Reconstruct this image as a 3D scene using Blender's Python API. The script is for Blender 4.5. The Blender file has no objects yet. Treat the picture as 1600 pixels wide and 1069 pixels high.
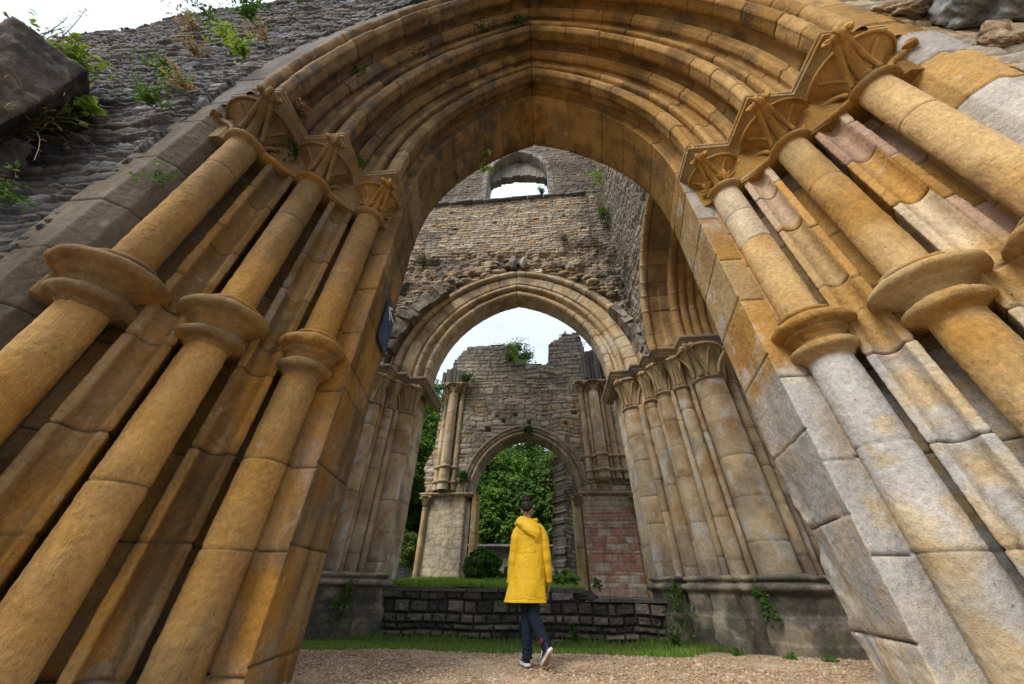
import bpy, math, random
import numpy as np
from mathutils import Matrix, Vector

# ------------------------------------------------------------------ camera, sky, sun, exposure
scene = bpy.context.scene
scene.view_settings.view_transform = 'Standard'
scene.view_settings.look = 'None'
scene.view_settings.exposure = 0.46
scene.view_settings.gamma = 1.0

PITCH, YAW, ROLL = math.radians(35.812), math.radians(-5.473), math.radians(0.8136)
F_ = Vector((math.sin(YAW)*math.cos(PITCH), math.cos(YAW)*math.cos(PITCH), math.sin(PITCH)))
R0_ = Vector((math.cos(YAW), -math.sin(YAW), 0)); U0_ = R0_.cross(F_)
R_ = math.cos(ROLL)*R0_ + math.sin(ROLL)*U0_
U_ = -math.sin(ROLL)*R0_ + math.cos(ROLL)*U0_
cam_d = bpy.data.cameras.new("camera"); cam = bpy.data.objects.new("camera", cam_d)
scene.collection.objects.link(cam); scene.camera = cam
cam_d.sensor_width = 36.0; cam_d.lens = 533.0/1600*36; cam_d.clip_start = 0.05; cam_d.clip_end = 500
cam.matrix_world = Matrix(((R_.x, U_.x, -F_.x, -.1015), (R_.y, U_.y, -F_.y, 0.0), (R_.z, U_.z, -F_.z, .694), (0, 0, 0, 1)))

SUN_DIR = Vector((-0.58, -0.72, 1.05)).normalized()      # towards the light
world = bpy.data.worlds.new("World"); scene.world = world; world.use_nodes = True
nt = world.node_tree; nt.nodes.clear()
wo = nt.nodes.new("ShaderNodeOutputWorld"); bg = nt.nodes.new("ShaderNodeBackground")
sky = nt.nodes.new("ShaderNodeTexSky"); sky.sky_type = 'NISHITA'; sky.sun_disc = False
sky.sun_elevation = math.asin(SUN_DIR.z); sky.sun_rotation = math.atan2(SUN_DIR.x, SUN_DIR.y)
sky.air_density = 1.0; sky.dust_density = 3.0; sky.ozone_density = 1.0
tc = nt.nodes.new("ShaderNodeTexCoord"); mp = nt.nodes.new("ShaderNodeMapping"); mp.inputs['Scale'].default_value = (1.6, 1.6, 3.2)
cn = nt.nodes.new("ShaderNodeTexNoise"); cn.inputs['Scale'].default_value = 1.7; cn.inputs['Detail'].default_value = 7; cn.inputs['Roughness'].default_value = .55
cr = nt.nodes.new("ShaderNodeValToRGB"); cr.color_ramp.elements[0].position = .30; cr.color_ramp.elements[1].position = .66
cr.color_ramp.elements[0].color = (.72, .72, .72, 1); cr.color_ramp.elements[1].color = (1, 1, 1, 1)
cl = nt.nodes.new("ShaderNodeMixRGB"); cl.inputs['Color2'].default_value = (8.4, 9.2, 10.6, 1)   # veil of bright cloud
nt.links.new(tc.outputs['Generated'], mp.inputs['Vector']); nt.links.new(mp.outputs[0], cn.inputs['Vector'])
nt.links.new(cn.outputs['Fac'], cr.inputs['Fac']); nt.links.new(cr.outputs['Color'], cl.inputs['Fac'])
sp = nt.nodes.new("ShaderNodeSeparateXYZ"); nt.links.new(tc.outputs['Generated'], sp.inputs[0])       # overcast sky: brightest overhead
mr = nt.nodes.new("ShaderNodeMapRange"); mr.inputs['From Min'].default_value = 0; mr.inputs['From Max'].default_value = 1; mr.inputs['To Min'].default_value = .42; mr.inputs['To Max'].default_value = 1.0
nt.links.new(sp.outputs['Z'], mr.inputs['Value'])
ov = nt.nodes.new("ShaderNodeVectorMath"); ov.operation = 'SCALE'; nt.links.new(sky.outputs[0], cl.inputs['Color1']); nt.links.new(cl.outputs[0], ov.inputs[0]); nt.links.new(mr.outputs[0], ov.inputs['Scale'])
nt.links.new(ov.outputs[0], bg.inputs['Color'])
nt.links.new(bg.outputs[0], wo.inputs['Surface'])
bg.inputs['Strength'].default_value = 0.125

sun_d = bpy.data.lights.new("sun", 'SUN'); sun_d.energy = 3.1; sun_d.angle = math.radians(26); sun_d.color = (1.0, .955, .88)
sun = bpy.data.objects.new("sun", sun_d); scene.collection.objects.link(sun)
sun.rotation_euler = (-SUN_DIR).to_track_quat('-Z', 'Y').to_euler(); sun.location = (-6, -8, 12)
scene.cycles.max_bounces = 6; scene.cycles.diffuse_bounces = 4

# ------------------------------------------------------------------ numeric helpers
def hsh(ix, iy=0, iz=0, seed=0):
    h = (np.asarray(ix, np.int64)*374761393 + np.asarray(iy, np.int64)*668265263 + np.asarray(iz, np.int64)*2147483647 + seed*1274126177) & 0xFFFFFFFF
    h = ((h ^ (h >> 13))*1274126177) & 0xFFFFFFFF
    h = ((h ^ (h >> 16))*2246822519) & 0xFFFFFFFF
    return ((h ^ (h >> 15)) & 0xFFFFFF)/float(0x1000000)

def vnoise(P, scale, seed=0):
    P = np.asarray(P, float)*scale
    i = np.floor(P).astype(np.int64); f = P - i; f = f*f*(3-2*f)
    x, y, z = i[..., 0], i[..., 1], i[..., 2]; fx, fy, fz = f[..., 0], f[..., 1], f[..., 2]
    r = 0
    for a in (0, 1):
        for b in (0, 1):
            for c in (0, 1):
                w = (fx if a else 1-fx)*(fy if b else 1-fy)*(fz if c else 1-fz)
                r = r + w*hsh(x+a, y+b, z+c, seed)
    return r

def fbm(P, scale, octv=4, seed=0, gain=.5):
    r = 0; a = 1; t = 0
    for k in range(octv):
        r = r + a*vnoise(P, scale*2.03**k, seed+17*k); t += a; a *= gain
    return r/t*2-1            # -1..1

def sstep(a, b, x):
    t = np.clip((x-a)/(b-a+1e-12), 0, 1); return t*t*(3-2*t)

def mixc(c1, c2, t):
    c1 = np.asarray(c1, float); c2 = np.asarray(c2, float)
    return c1*(1-t[..., None]) + c2*t[..., None]

OCHRE = np.array((.365, .198, .046)); DEEP = np.array((.315, .15, .026)); BROWN = np.array((.15, .098, .045)); PALE = np.array((.47, .34, .17))
CREAM = np.array((.48, .39, .26)); GREYW = np.array((.45, .435, .405)); PINK = np.array((.46, .30, .21)); SOOT = np.array((.045, .04, .035))
TAN = np.array((.34, .25, .145)); GREY = np.array((.21, .195, .17)); RED = np.array((.34, .13, .085)); SLATE = np.array((.10, .10, .105))

# ------------------------------------------------------------------ object helpers
def props(o, label=None, cat=None, group=None, kind=None):
    if label: o['label'] = label
    if cat: o['category'] = cat
    if group: o['group'] = group
    if kind: o['kind'] = kind
    return o

def thing(name, loc, label, cat, group=None):
    o = bpy.data.objects.new(name, None); scene.collection.objects.link(o); o.location = loc
    o.empty_display_size = .2
    bpy.context.view_layer.update()
    return props(o, label, cat, group)

def base_loc(p):
    v = Vector((0, 0, 0))
    while p is not None:
        v += p.location; p = p.parent
    return np.array(v)

def mesh_obj(name, V, faces, mat, parent=None, col=None, smooth=True):
    V = np.asarray(V, float).reshape(-1, 3)
    if not isinstance(faces, list): faces = [faces]
    faces = [np.asarray(f, np.int64) for f in faces if len(f)]
    if parent is not None: V = V - base_loc(parent)
    me = bpy.data.meshes.new(name)
    me.vertices.add(len(V)); me.vertices.foreach_set("co", V.astype(np.float32).ravel())
    tot = np.concatenate([np.full(len(f), f.shape[1], np.int32) for f in faces])
    idx = np.concatenate([f.ravel() for f in faces]).astype(np.int32)
    me.loops.add(len(idx)); me.loops.foreach_set("vertex_index", idx)
    me.polygons.add(len(tot)); st = np.zeros(len(tot), np.int32); st[1:] = np.cumsum(tot)[:-1]
    me.polygons.foreach_set("loop_start", st); me.polygons.foreach_set("loop_total", tot)
    me.polygons.foreach_set("use_smooth", np.full(len(tot), bool(smooth)))
    if col is not None:
        col = np.asarray(col, float).reshape(-1, 3)
        if len(col) == 1: col = np.repeat(col, len(V), 0)
        a = me.color_attributes.new("Col", 'FLOAT_COLOR', 'POINT')
        a.data.foreach_set("color", np.concatenate([np.clip(col, 0, 1), np.ones((len(col), 1))], 1).astype(np.float32).ravel())
    me.update(calc_edges=True); me.validate()
    o = bpy.data.objects.new(name, me); scene.collection.objects.link(o)
    if mat: me.materials.append(mat)
    if parent is not None: o.parent = parent
    return o

def gfaces(n, m, close_m=False, close_n=False):
    i = np.arange(n if close_n else n-1); j = np.arange(m if close_m else m-1)
    I, J = np.meshgrid(i, j, indexing='ij'); I2 = (I+1) % n; J2 = (J+1) % m
    return np.stack([I*m+J, I*m+J2, I2*m+J2, I2*m+J], -1).reshape(-1, 4)

def gnormals(V, close_m=False):
    if close_m:
        W = np.concatenate([V[:, -1:], V, V[:, :1]], 1); dv = (W[:, 2:] - W[:, :-2])
    else:
        dv = np.gradient(V, axis=1)
    du = np.gradient(V, axis=0)
    N = np.cross(du, dv); return N/(np.linalg.norm(N, axis=-1, keepdims=True)+1e-9)

class MB:                                    # collects simple shapes into ONE mesh
    def __init__(s): s.V = []; s.F = {}; s.n = 0; s.C = []
    def add(s, V, F, col=None):
        V = np.asarray(V, float).reshape(-1, 3); F = np.asarray(F, np.int64)
        s.F.setdefault(F.shape[1], []).append(F+s.n); s.V.append(V); s.n += len(V)
        c = np.zeros((len(V), 3))+.5 if col is None else np.broadcast_to(np.asarray(col, float).reshape(-1, 3), (len(V), 3))
        s.C.append(c)
    def grid(s, V, col=None, close_m=False, close_n=False):
        n, m = V.shape[:2]; s.add(V.reshape(-1, 3), gfaces(n, m, close_m, close_n), None if col is None else np.asarray(col).reshape(-1, 3))
    def tube(s, pts, rad, seg=8, col=None, flat=1.0, cap=True):
        pts = np.asarray(pts, float); n = len(pts); rad = np.broadcast_to(np.asarray(rad, float), (n,))
        T = np.gradient(pts, axis=0); T /= np.linalg.norm(T, axis=1, keepdims=True)+1e-9
        ref = np.array((0, 0, 1.)) if abs(T[0][2]) < .9 else np.array((1., 0, 0))
        a = np.cross(T[0], ref); a /= np.linalg.norm(a); rows = []
        for k in range(n):
            a = a - T[k]*(a@T[k]); a /= np.linalg.norm(a)+1e-9; b = np.cross(T[k], a)
            th = np.linspace(0, 2*np.pi, seg, endpoint=False)
            rows.append(pts[k] + rad[k]*(np.cos(th)[:, None]*a + flat*np.sin(th)[:, None]*b))
        V = np.array(rows)
        if cap: V = np.concatenate([np.repeat(pts[:1], seg, 0)[None], V, np.repeat(pts[-1:], seg, 0)[None]])
        s.grid(V, col, close_m=True)
    def box(s, c, size, col=None, rz=0, jit=0, rng=None):
        q = np.array([(x, y, z) for x in (-.5, .5) for y in (-.5, .5) for z in (-.5, .5)])*np.asarray(size)
        if jit: q = q + (rng.random(q.shape)-.5)*jit
        ca, sa = math.cos(rz), math.sin(rz)
        q = np.stack([q[:, 0]*ca-q[:, 1]*sa, q[:, 0]*sa+q[:, 1]*ca, q[:, 2]], 1)+np.asarray(c)
        s.add(q, [(0, 1, 3, 2), (4, 6, 7, 5), (0, 4, 5, 1), (2, 3, 7, 6), (0, 2, 6, 4), (1, 5, 7, 3)], col)
    def build(s, name, mat, parent=None, smooth=True):
        return mesh_obj(name, np.concatenate(s.V), [np.concatenate(f) for f in s.F.values()], mat, parent, np.concatenate(s.C), smooth)

def resample(pts, step, keep_sec=None):
    """dense polyline; keeps corners; returns points and source segment index"""
    out = [np.asarray(pts[0], float)]; seg = [0]
    for k in range(len(pts)-1):
        a = np.asarray(pts[k], float); b = np.asarray(pts[k+1], float); n = max(1, int(np.ceil(np.linalg.norm(b-a)/step)))
        for i in range(1, n+1): out.append(a+(b-a)*i/n); seg.append(k)
    return np.array(out), np.array(seg)

# ------------------------------------------------------------------ materials
def mat_stone(name, bump=.35, fine=70, tool=None, mottle=.35, lichen=.0, rough=.92, dist=.012, stain=0.):
    m = bpy.data.materials.new(name); m.use_nodes = True; t = m.node_tree; N = t.nodes; L = t.links
    b = N['Principled BSDF']; b.inputs['Roughness'].default_value = rough; b.inputs['Specular IOR Level'].default_value = .25
    at = N.new('ShaderNodeAttribute'); at.attribute_name = 'Col'
    co = N.new('ShaderNodeTexCoord')
    def noise(s, d=4, r=.6, vec=None):
        n = N.new('ShaderNodeTexNoise'); n.inputs['Scale'].default_value = s; n.inputs['Detail'].default_value = d; n.inputs['Roughness'].default_value = r
        L.new(vec or co.outputs['Object'], n.inputs['Vector']); return n.outputs['Fac']
    def math_(op, a, bb):
        n = N.new('ShaderNodeMath'); n.operation = op
        for i, v in enumerate((a, bb)):
            if isinstance(v, (int, float)): n.inputs[i].default_value = v
            else: L.new(v, n.inputs[i])
        return n.outputs[0]
    n1 = noise(3.1, 5, .62); n2 = noise(fine*.45, 4, .7); n3 = noise(fine*1.6, 2, .7)
    v = math_('ADD', math_('MULTIPLY', n1, .9), math_('ADD', math_('MULTIPLY', n2, 1.35), math_('MULTIPLY', n3, .6)))
    f = math_('ADD', math_('MULTIPLY', math_('SUBTRACT', v, 1.425), mottle*2.3), 1.0)
    mul = N.new('ShaderNodeVectorMath'); mul.operation = 'SCALE'; L.new(at.outputs['Color'], mul.inputs[0]); L.new(f, mul.inputs['Scale'])
    out = mul.outputs[0]
    if lichen:
        ln = noise(5.5, 8, .72); rp = N.new('ShaderNodeValToRGB'); rp.color_ramp.elements[0].position = .60; rp.color_ramp.elements[1].position = .68
        L.new(ln, rp.inputs['Fac']); mx = N.new('ShaderNodeMixRGB'); mx.inputs['Color2'].default_value = (.50, .48, .43, 1)
        L.new(math_('MULTIPLY', rp.outputs['Color'], lichen), mx.inputs['Fac']); L.new(out, mx.inputs['Color1']); out = mx.outputs[0]
    if stain:
        mp2 = N.new('ShaderNodeMapping'); mp2.inputs['Scale'].default_value = (1, 1, .35); L.new(co.outputs['Object'], mp2.inputs['Vector'])
        s1 = noise(2.6, 7, .68, mp2.outputs[0]); r2 = N.new('ShaderNodeValToRGB'); r2.color_ramp.elements[0].position = .48; r2.color_ramp.elements[1].position = .70; L.new(s1, r2.inputs['Fac'])
        m2 = N.new('ShaderNodeMixRGB'); m2.blend_type = 'MULTIPLY'; m2.inputs['Color2'].default_value = (.42, .37, .33, 1); L.new(math_('MULTIPLY', r2.outputs['Color'], stain), m2.inputs['Fac']); L.new(out, m2.inputs['Color1']); out = m2.outputs[0]
        s3 = noise(46, 2, .5); r3 = N.new('ShaderNodeValToRGB'); r3.color_ramp.elements[0].position = .64; r3.color_ramp.elements[1].position = .74; L.new(s3, r3.inputs['Fac'])
        m3 = N.new('ShaderNodeMixRGB'); m3.blend_type = 'MULTIPLY'; m3.inputs['Color2'].default_value = (.35, .3, .26, 1); L.new(math_('MULTIPLY', r3.outputs['Color'], .6), m3.inputs['Fac']); L.new(out, m3.inputs['Color1']); out = m3.outputs[0]
    L.new(out, b.inputs['Base Color'])
    h = math_('ADD', math_('MULTIPLY', n2, .9), math_('MULTIPLY', n3, .5))
    if tool:
        mp = N.new('ShaderNodeMapping'); mp.inputs['Scale'].default_value = tool; L.new(co.outputs['Object'], mp.inputs['Vector'])
        tn = noise(1.0, 2, .5, mp.outputs[0]); h = math_('ADD', h, math_('MULTIPLY', tn, .9))
    bp = N.new('ShaderNodeBump'); bp.inputs['Strength'].default_value = bump; bp.inputs['Distance'].default_value = dist
    L.new(h, bp.inputs['Height']); L.new(bp.outputs[0], b.inputs['Normal'])
    return m

def mat_plain(name, col, rough=.7, var=.25, scale=20, bump=0, spec=.3, trans=None):
    m = bpy.data.materials.new(name); m.use_nodes = True; t = m.node_tree; N = t.nodes; L = t.links
    b = N['Principled BSDF']; b.inputs['Roughness'].default_value = rough; b.inputs['Specular IOR Level'].default_value = spec
    co = N.new('ShaderNodeTexCoord'); n = N.new('ShaderNodeTexNoise'); n.inputs['Scale'].default_value = scale; n.inputs['Detail'].default_value = 4
    L.new(co.outputs['Object'], n.inputs['Vector'])
    r = N.new('ShaderNodeValToRGB'); r.color_ramp.elements[0].position = .25; r.color_ramp.elements[1].position = .75
    c = np.array(col); r.color_ramp.elements[0].color = (*np.clip(c*(1-var), 0, 1), 1); r.color_ramp.elements[1].color = (*np.clip(c*(1+var), 0, 1), 1)
    L.new(n.outputs['Fac'], r.inputs['Fac']); L.new(r.outputs[0], b.inputs['Base Color'])
    if bump:
        bp = N.new('ShaderNodeBump'); bp.inputs['Strength'].default_value = bump; bp.inputs['Distance'].default_value = .01
        L.new(n.outputs['Fac'], bp.inputs['Height']); L.new(bp.outputs[0], b.inputs['Normal'])
    return m

def mat_leaf(name, trans=.35, rough=.55):
    m = bpy.data.materials.new(name); m.use_nodes = True; t = m.node_tree; N = t.nodes; L = t.links
    b = N['Principled BSDF']; b.inputs['Roughness'].default_value = rough; b.inputs['Specular IOR Level'].default_value = .35
    at = N.new('ShaderNodeAttribute'); at.attribute_name = 'Col'; L.new(at.outputs['Color'], b.inputs['Base Color'])
    tr = N.new('ShaderNodeBsdfTranslucent'); L.new(at.outputs['Color'], tr.inputs['Color'])
    mx = N.new('ShaderNodeMixShader'); mx.inputs['Fac'].default_value = trans
    L.new(b.outputs[0], mx.inputs[1]); L.new(tr.outputs[0], mx.inputs[2]); L.new(mx.outputs[0], N['Material Output'].inputs['Surface'])
    return m

M_DRESSED = mat_stone('dressed_sandstone', stain=0.75, bump=.5, fine=64, mottle=.34, lichen=.3, dist=.02)
M_TOOLED = mat_stone('tooled_shaft_sandstone', stain=0.6, bump=.5, fine=64, tool=(120, 120, 7), mottle=.38, lichen=.25, dist=.014)
M_PALE = mat_stone('weathered_limestone', stain=0.45, bump=.55, fine=64, mottle=.38, lichen=.4, dist=.018)
M_RUBBLE = mat_stone('rubble_masonry', stain=0.6, bump=.8, fine=38, mottle=.45, lichen=.3, dist=.02)
M_DARK = mat_stone('dark_wet_stone', bump=.8, fine=45, mottle=.5, lichen=.12, rough=.8, dist=.02)
M_FAR = mat_stone('far_masonry', stain=0.6, bump=.7, fine=22, mottle=.45, lichen=.3, dist=.03)
M_LEAF = mat_leaf('leaves', .45)
M_GRASS = mat_leaf('grass_blades', .3)
# ------------------------------------------------------------------ dressed-stone surfaces with real joints
def joints(S, sec, J, wob):
    """S[n] position along courses, sec[m] section per column -> distance to nearest joint and block number"""
    n, m = len(S), len(sec); D = np.full((n, m), 9.); B = np.zeros((n, m), int)
    for k in np.unique(sec):
        c = sec == k; j = np.asarray(J[k % len(J)] if isinstance(J, list) else J[k], float)
        s = S[:, None] + wob[:, c]
        i = np.searchsorted(j, s); lo = j[np.clip(i-1, 0, len(j)-1)]; hi = j[np.clip(i, 0, len(j)-1)]
        D[:, c] = np.minimum(np.abs(s-lo), np.abs(hi-s)); B[:, c] = i
    return D, B

def carve(V, D, seed, depth=.018, soft=.005, rough=.005, flip=1, close_m=False, gw=.006, chip=.0, ref=None):
    N = gnormals(V, close_m)*flip
    if ref is not None: N = N*np.sign((N*(np.asarray(ref)-V)).sum(-1).mean()+1e-9)
    h = -depth*np.exp(-(D/gw)**2) - soft*np.exp(-(D/.022)**2)
    h = h + rough*fbm(V, 9, 4, seed) + rough*.8*fbm(V, 32, 2, seed+5)
    if chip: h = h - chip*sstep(.35, .75, fbm(V, 3.2, 4, seed+9))*np.exp(-(D/.10)**2)
    return V + N*h[..., None]

def courses(z0, z1, lo, hi, seed):
    r = random.Random(seed); z = [z0-.2]
    while z[-1] < z1+.3: z.append(z[-1]+r.uniform(lo, hi))
    return np.array(z)

ZC = 6.052; PA, PYB, PSX, PSY = 2.212, 2.616, .5705, .591
PL = math.hypot(PSX, PSY); PD = np.array((PSX, -PSY))/PL; PN = np.array((-PSY, -PSX))/PL
SH = [np.array((2.651+.5705*i, 2.984-.591*i)) for i in range(3)]        # shaft axes (right-hand side)
SR = (.172, .162, .158)
ZRT, ZRB, ZNECK = 3.00, 2.464, 5.29
def tw(o, t, w): return np.asarray(o) + PD*t + PN*w

def jamb_profile():
    P = [(3.2, 4.15), (2.45, 4.1), (2.405, 4.0), (2.33, 3.6), (2.325, 3.585), (2.23, 3.12), (2.50, 3.12)]; S = [0, 0, 0, 0, 0, 1]
    for i in range(3):
        c = SH[i]; r = SR[i]
        P.append(tw(c, -.02, -.16)); S.append(2+3*i)
        P.append(tw(c, r*.6, -.30)); S.append(2+3*i)
        if i < 2:
            r2 = SR[i+1]; g0 = r+.055
            P += [tw(c, g0, -.30), tw(c, g0+.005, .005), tw(c, g0+.06, .02)]; S += [3+3*i]*3
            a0, a1 = g0+.075, g0+.255
            for k in range(9):
                u = k/8; P.append(tw(c, a0+(a1-a0)*u, .0-.105*math.sin(math.pi*u)**.75)); S.append(3+3*i)
            g1 = g0+.335
            P += [tw(c, g1-.065, .02), tw(c, g1-.003, .005), tw(c, g1+.01, -.30), tw(c, PL-r2*.7, -.30)]; S += [4+3*i]*4
    P += [(3.96, 2.02), (4.06, 1.95), (4.115, 1.64), (4.25, 1.51), (4.62, 1.505), (4.62, 1.72)]; S += [8, 8, 9, 9, 9, 9]
    return P, S

def jamb_colour(side, V, sec, B, D, seed):
    z = V[..., 2]; rnd = hsh(B, np.broadcast_to(sec, B.shape), 0, seed); r2 = hsh(B, np.broadcast_to(sec, B.shape), 5, seed)
    f1 = fbm(V, 1.6, 4, seed+1); f2 = fbm(V, 5, 4, seed+2)
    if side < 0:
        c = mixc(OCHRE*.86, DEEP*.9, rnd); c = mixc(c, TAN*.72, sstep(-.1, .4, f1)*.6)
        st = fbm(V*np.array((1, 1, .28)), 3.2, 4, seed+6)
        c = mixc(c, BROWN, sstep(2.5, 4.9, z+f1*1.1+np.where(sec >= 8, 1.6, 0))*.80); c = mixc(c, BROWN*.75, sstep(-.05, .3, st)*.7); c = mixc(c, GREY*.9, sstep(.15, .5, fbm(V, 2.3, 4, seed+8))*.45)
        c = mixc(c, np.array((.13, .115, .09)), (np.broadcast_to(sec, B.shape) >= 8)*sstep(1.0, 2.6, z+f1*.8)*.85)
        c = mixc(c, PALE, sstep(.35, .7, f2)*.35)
    else:
        c = mixc(OCHRE*1.05, PALE, rnd*.8)
        low = sstep(2.55, 2.30, z+f1*.12)
        lowc = mixc(GREYW*.84, CREAM*.95, sstep(-.1, .4, f2+rnd*.5-.2)*.8); lowc = mixc(lowc, PALE*.9, sstep(.05, .4, f1+f2*.5)*.75)
        c = mixc(c, lowc, low)
        hol = ((sec == 3) | (sec == 4) | (sec == 6) | (sec == 7))[None, :]*sstep(2.9, 3.2, z)
        pk = mixc(PINK, CREAM, r2); c = mixc(c, pk, hol*(rnd > .22)*np.where(sec[None, :] <= 4, z > 4.25, 1.))
        c = mixc(c, GREYW, ((sec >= 9)[None, :])*(rnd > .42)*.85)
        c = mixc(c, GREYW, ((sec == 1)[None, :])*sstep(4.35, 4.4, z)*(rnd > .3)*.8)
        c = mixc(c, np.array((.52, .50, .46)), (sec <= 1)[None, :]*sstep(.05, .5, f2)*.6)
    if side > 0: c = mixc(c, np.array((.30, .20, .10)), sstep(.05, .5, fbm(V*np.array((1, 1, .4)), 2.8, 4, seed+6))*.45)
    c = c*(.76+.44*r2)[..., None]
    return mixc(c, SOOT, np.exp(-(D/.007)**2)*.9)

def make_jamb(side, parent):
    pts, segs = jamb_profile(); prof, sg = resample(pts, .016); sec = np.array(segs)[sg]
    z = np.arange(-.35, 6.0, .0135); n, m = len(z), len(prof)
    V = np.zeros((n, m, 3)); V[..., 0] = side*prof[None, :, 0]; V[..., 1] = prof[None, :, 1]; V[..., 2] = z[:, None]
    seed = 11 if side < 0 else 47
    J = {}
    for k in range(12):
        J[k] = courses(-.35, 6, .62, .95, seed+k)
        if k in (2, 5): J[k] = J[k+1] if k+1 in J else courses(-.35, 6, .6, .9, seed+k+1)
    low = [.18, .94, 1.62, 2.42]                     # below the rings the beds run through
    for k in range(12):
        hi = [x for x in J[k] if x > 2.72]
        off = .0 if k > 1 else (-.02 if k else .03)
        J[k] = np.array([-1.]+[a+off for a in low]+hi)
    if side > 0: J[0] = J[0] + .22
    wob = fbm(V, 4, 2, seed+3)*.009
    D, B = joints(z, sec, J, wob)
    # vertical breaks between sections are joints as well, here and there
    V2 = carve(V, D, seed, flip=-side, rough=.006, chip=.0 if side < 0 else .035)
    if side > 0:                                     # eroded, broken back edge low on the right
        brk = sstep(1.9, 1.2, V[..., 2])*sstep(3.45, 4.0, V[..., 1])*(sec <= 0)[None, :]
        V2[..., 0] += brk*(.03+.15*np.abs(fbm(V, 1.8, 4, 8)))
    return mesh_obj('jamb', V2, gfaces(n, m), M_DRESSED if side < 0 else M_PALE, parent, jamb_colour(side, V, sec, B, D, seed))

def lathe(prof, x, y, seg=64, step=.012):
    p, sg = resample(prof, step); th = np.linspace(0, 2*np.pi, seg, endpoint=False)
    V = np.zeros((len(p), seg, 3)); V[..., 0] = x+p[:, None, 0]*np.cos(th); V[..., 1] = y+p[:, None, 0]*np.sin(th); V[..., 2] = p[:, None, 1]
    return V

def shaft_colour(side, i, V, B, D, seed):
    z = V[..., 2]; f1 = fbm(V, 1.3, 4, seed); f2 = fbm(V, 4.5, 4, seed+3); rnd = hsh(B, i, 3, seed)
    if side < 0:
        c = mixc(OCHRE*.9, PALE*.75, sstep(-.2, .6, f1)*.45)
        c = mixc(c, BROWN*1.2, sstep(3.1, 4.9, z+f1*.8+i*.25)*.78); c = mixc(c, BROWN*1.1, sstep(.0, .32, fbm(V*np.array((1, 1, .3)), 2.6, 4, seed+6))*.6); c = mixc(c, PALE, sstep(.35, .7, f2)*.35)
    else:
        c = mixc(OCHRE*1.12, PALE*1.05, sstep(-.3, .5, f1+rnd*.5-.1)*.75)
        if i == 0:
            low = mixc(GREYW*.86, CREAM*1.0, sstep(-.1, .35, f1)); low = mixc(low, PALE*.95, sstep(.05, .4, f2)*.6); c = mixc(c, low, sstep(2.5, 2.44, z))
            c = mixc(c, CREAM*1.05, sstep(4.16, 4.20, z))
    c = c*(.78+.40*rnd)[..., None]
    return mixc(c, SOOT*1.3, np.exp(-(D/.005)**2)*.75)

def shaft_pos(side, i): return side*SH[i][0], SH[i][1]

def make_shaft(side, i, parent):
    x, y = shaft_pos(side, i); r = SR[i]; seed = 100+i*7+(50 if side > 0 else 0)
    V = lathe([(r*1.06, -.35), (r*1.03, 2.3), (r, 2.5), (r, 5.33)], x, y, 72, .0135)
    J = {(-1, 0): [-1, .92, 1.60, 3.95, 4.63, 7], (-1, 1): [-1, 1.28, 4.45, 7], (-1, 2): [-1, .6, 4.65, 7],
         (1, 0): [-1, .22, .93, 1.66, 4.18, 4.72, 7], (1, 1): [-1, .8, 4.42, 7], (1, 2): [-1, .7, 4.55, 7]}[(side, i)]
    sec = np.zeros(V.shape[1], int); D, B = joints(V[:, 0, 2], sec, {0: J}, fbm(V, 3, 2, seed)*.012)
    W = carve(V, D, seed, .010, .003, .0055, flip=-1, close_m=True)
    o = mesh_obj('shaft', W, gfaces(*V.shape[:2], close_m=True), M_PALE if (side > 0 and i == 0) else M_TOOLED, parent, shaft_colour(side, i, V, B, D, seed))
    # annulet: two rolls and a broad disc, bonded to the wall by a block behind
    zt, zb = ZRT, ZRB; RD = (.35, .38, .395)[i]; RL = (.27, .272, .28)[i]
    prof = [(r*.9, zt+.012), (r+.03, zt+.008)]
    for a in np.linspace(80, -60, 8): prof.append((RL-.06+.028*math.cos(math.radians(a)), zt-.028+.030*math.sin(math.radians(a))))
    prof += [(RL-.035, zt-.065), (RL+.0, zt-.085), (RD-.055, zt-.115)]
    for a in np.linspace(75, -75, 12): prof.append((RD-.055+.055*math.cos(math.radians(a)), zt-.168+.052*math.sin(math.radians(a))))
    prof += [(RD-.06, zt-.225), (RD-.085, zt-.235), (RL+.0, zt-.265), (RL-.045, zt-.305), (RL-.065, zt-.35), (RL-.06, zt-.375)]
    for a in np.linspace(70, -85, 10): prof.append((RL-.05+.05*math.cos(math.radians(a)), zt-.43+.05*math.sin(math.radians(a))))
    prof += [(r+.025, zb+.045), (r*.95, zb)]
    V = lathe(prof, x, y, 80, .012); W = V + gnormals(V, True)*(.006*fbm(V, 8, 4, seed+40)+.005*fbm(V, 28, 2, seed+41)+.010*sstep(.18, .42, fbm(V, 5.5, 3, seed+42)))[..., None]
    f1 = fbm(V, 2.5, 4, seed+2)
    c = mixc(OCHRE*.95, TAN*.9 if side < 0 else PALE*.8, sstep(-.4, .5, f1))
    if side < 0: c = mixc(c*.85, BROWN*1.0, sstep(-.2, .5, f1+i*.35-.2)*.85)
    ring = mesh_obj('ring', W, gfaces(*V.shape[:2], close_m=True), M_DRESSED, o, c)
    return o

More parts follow.
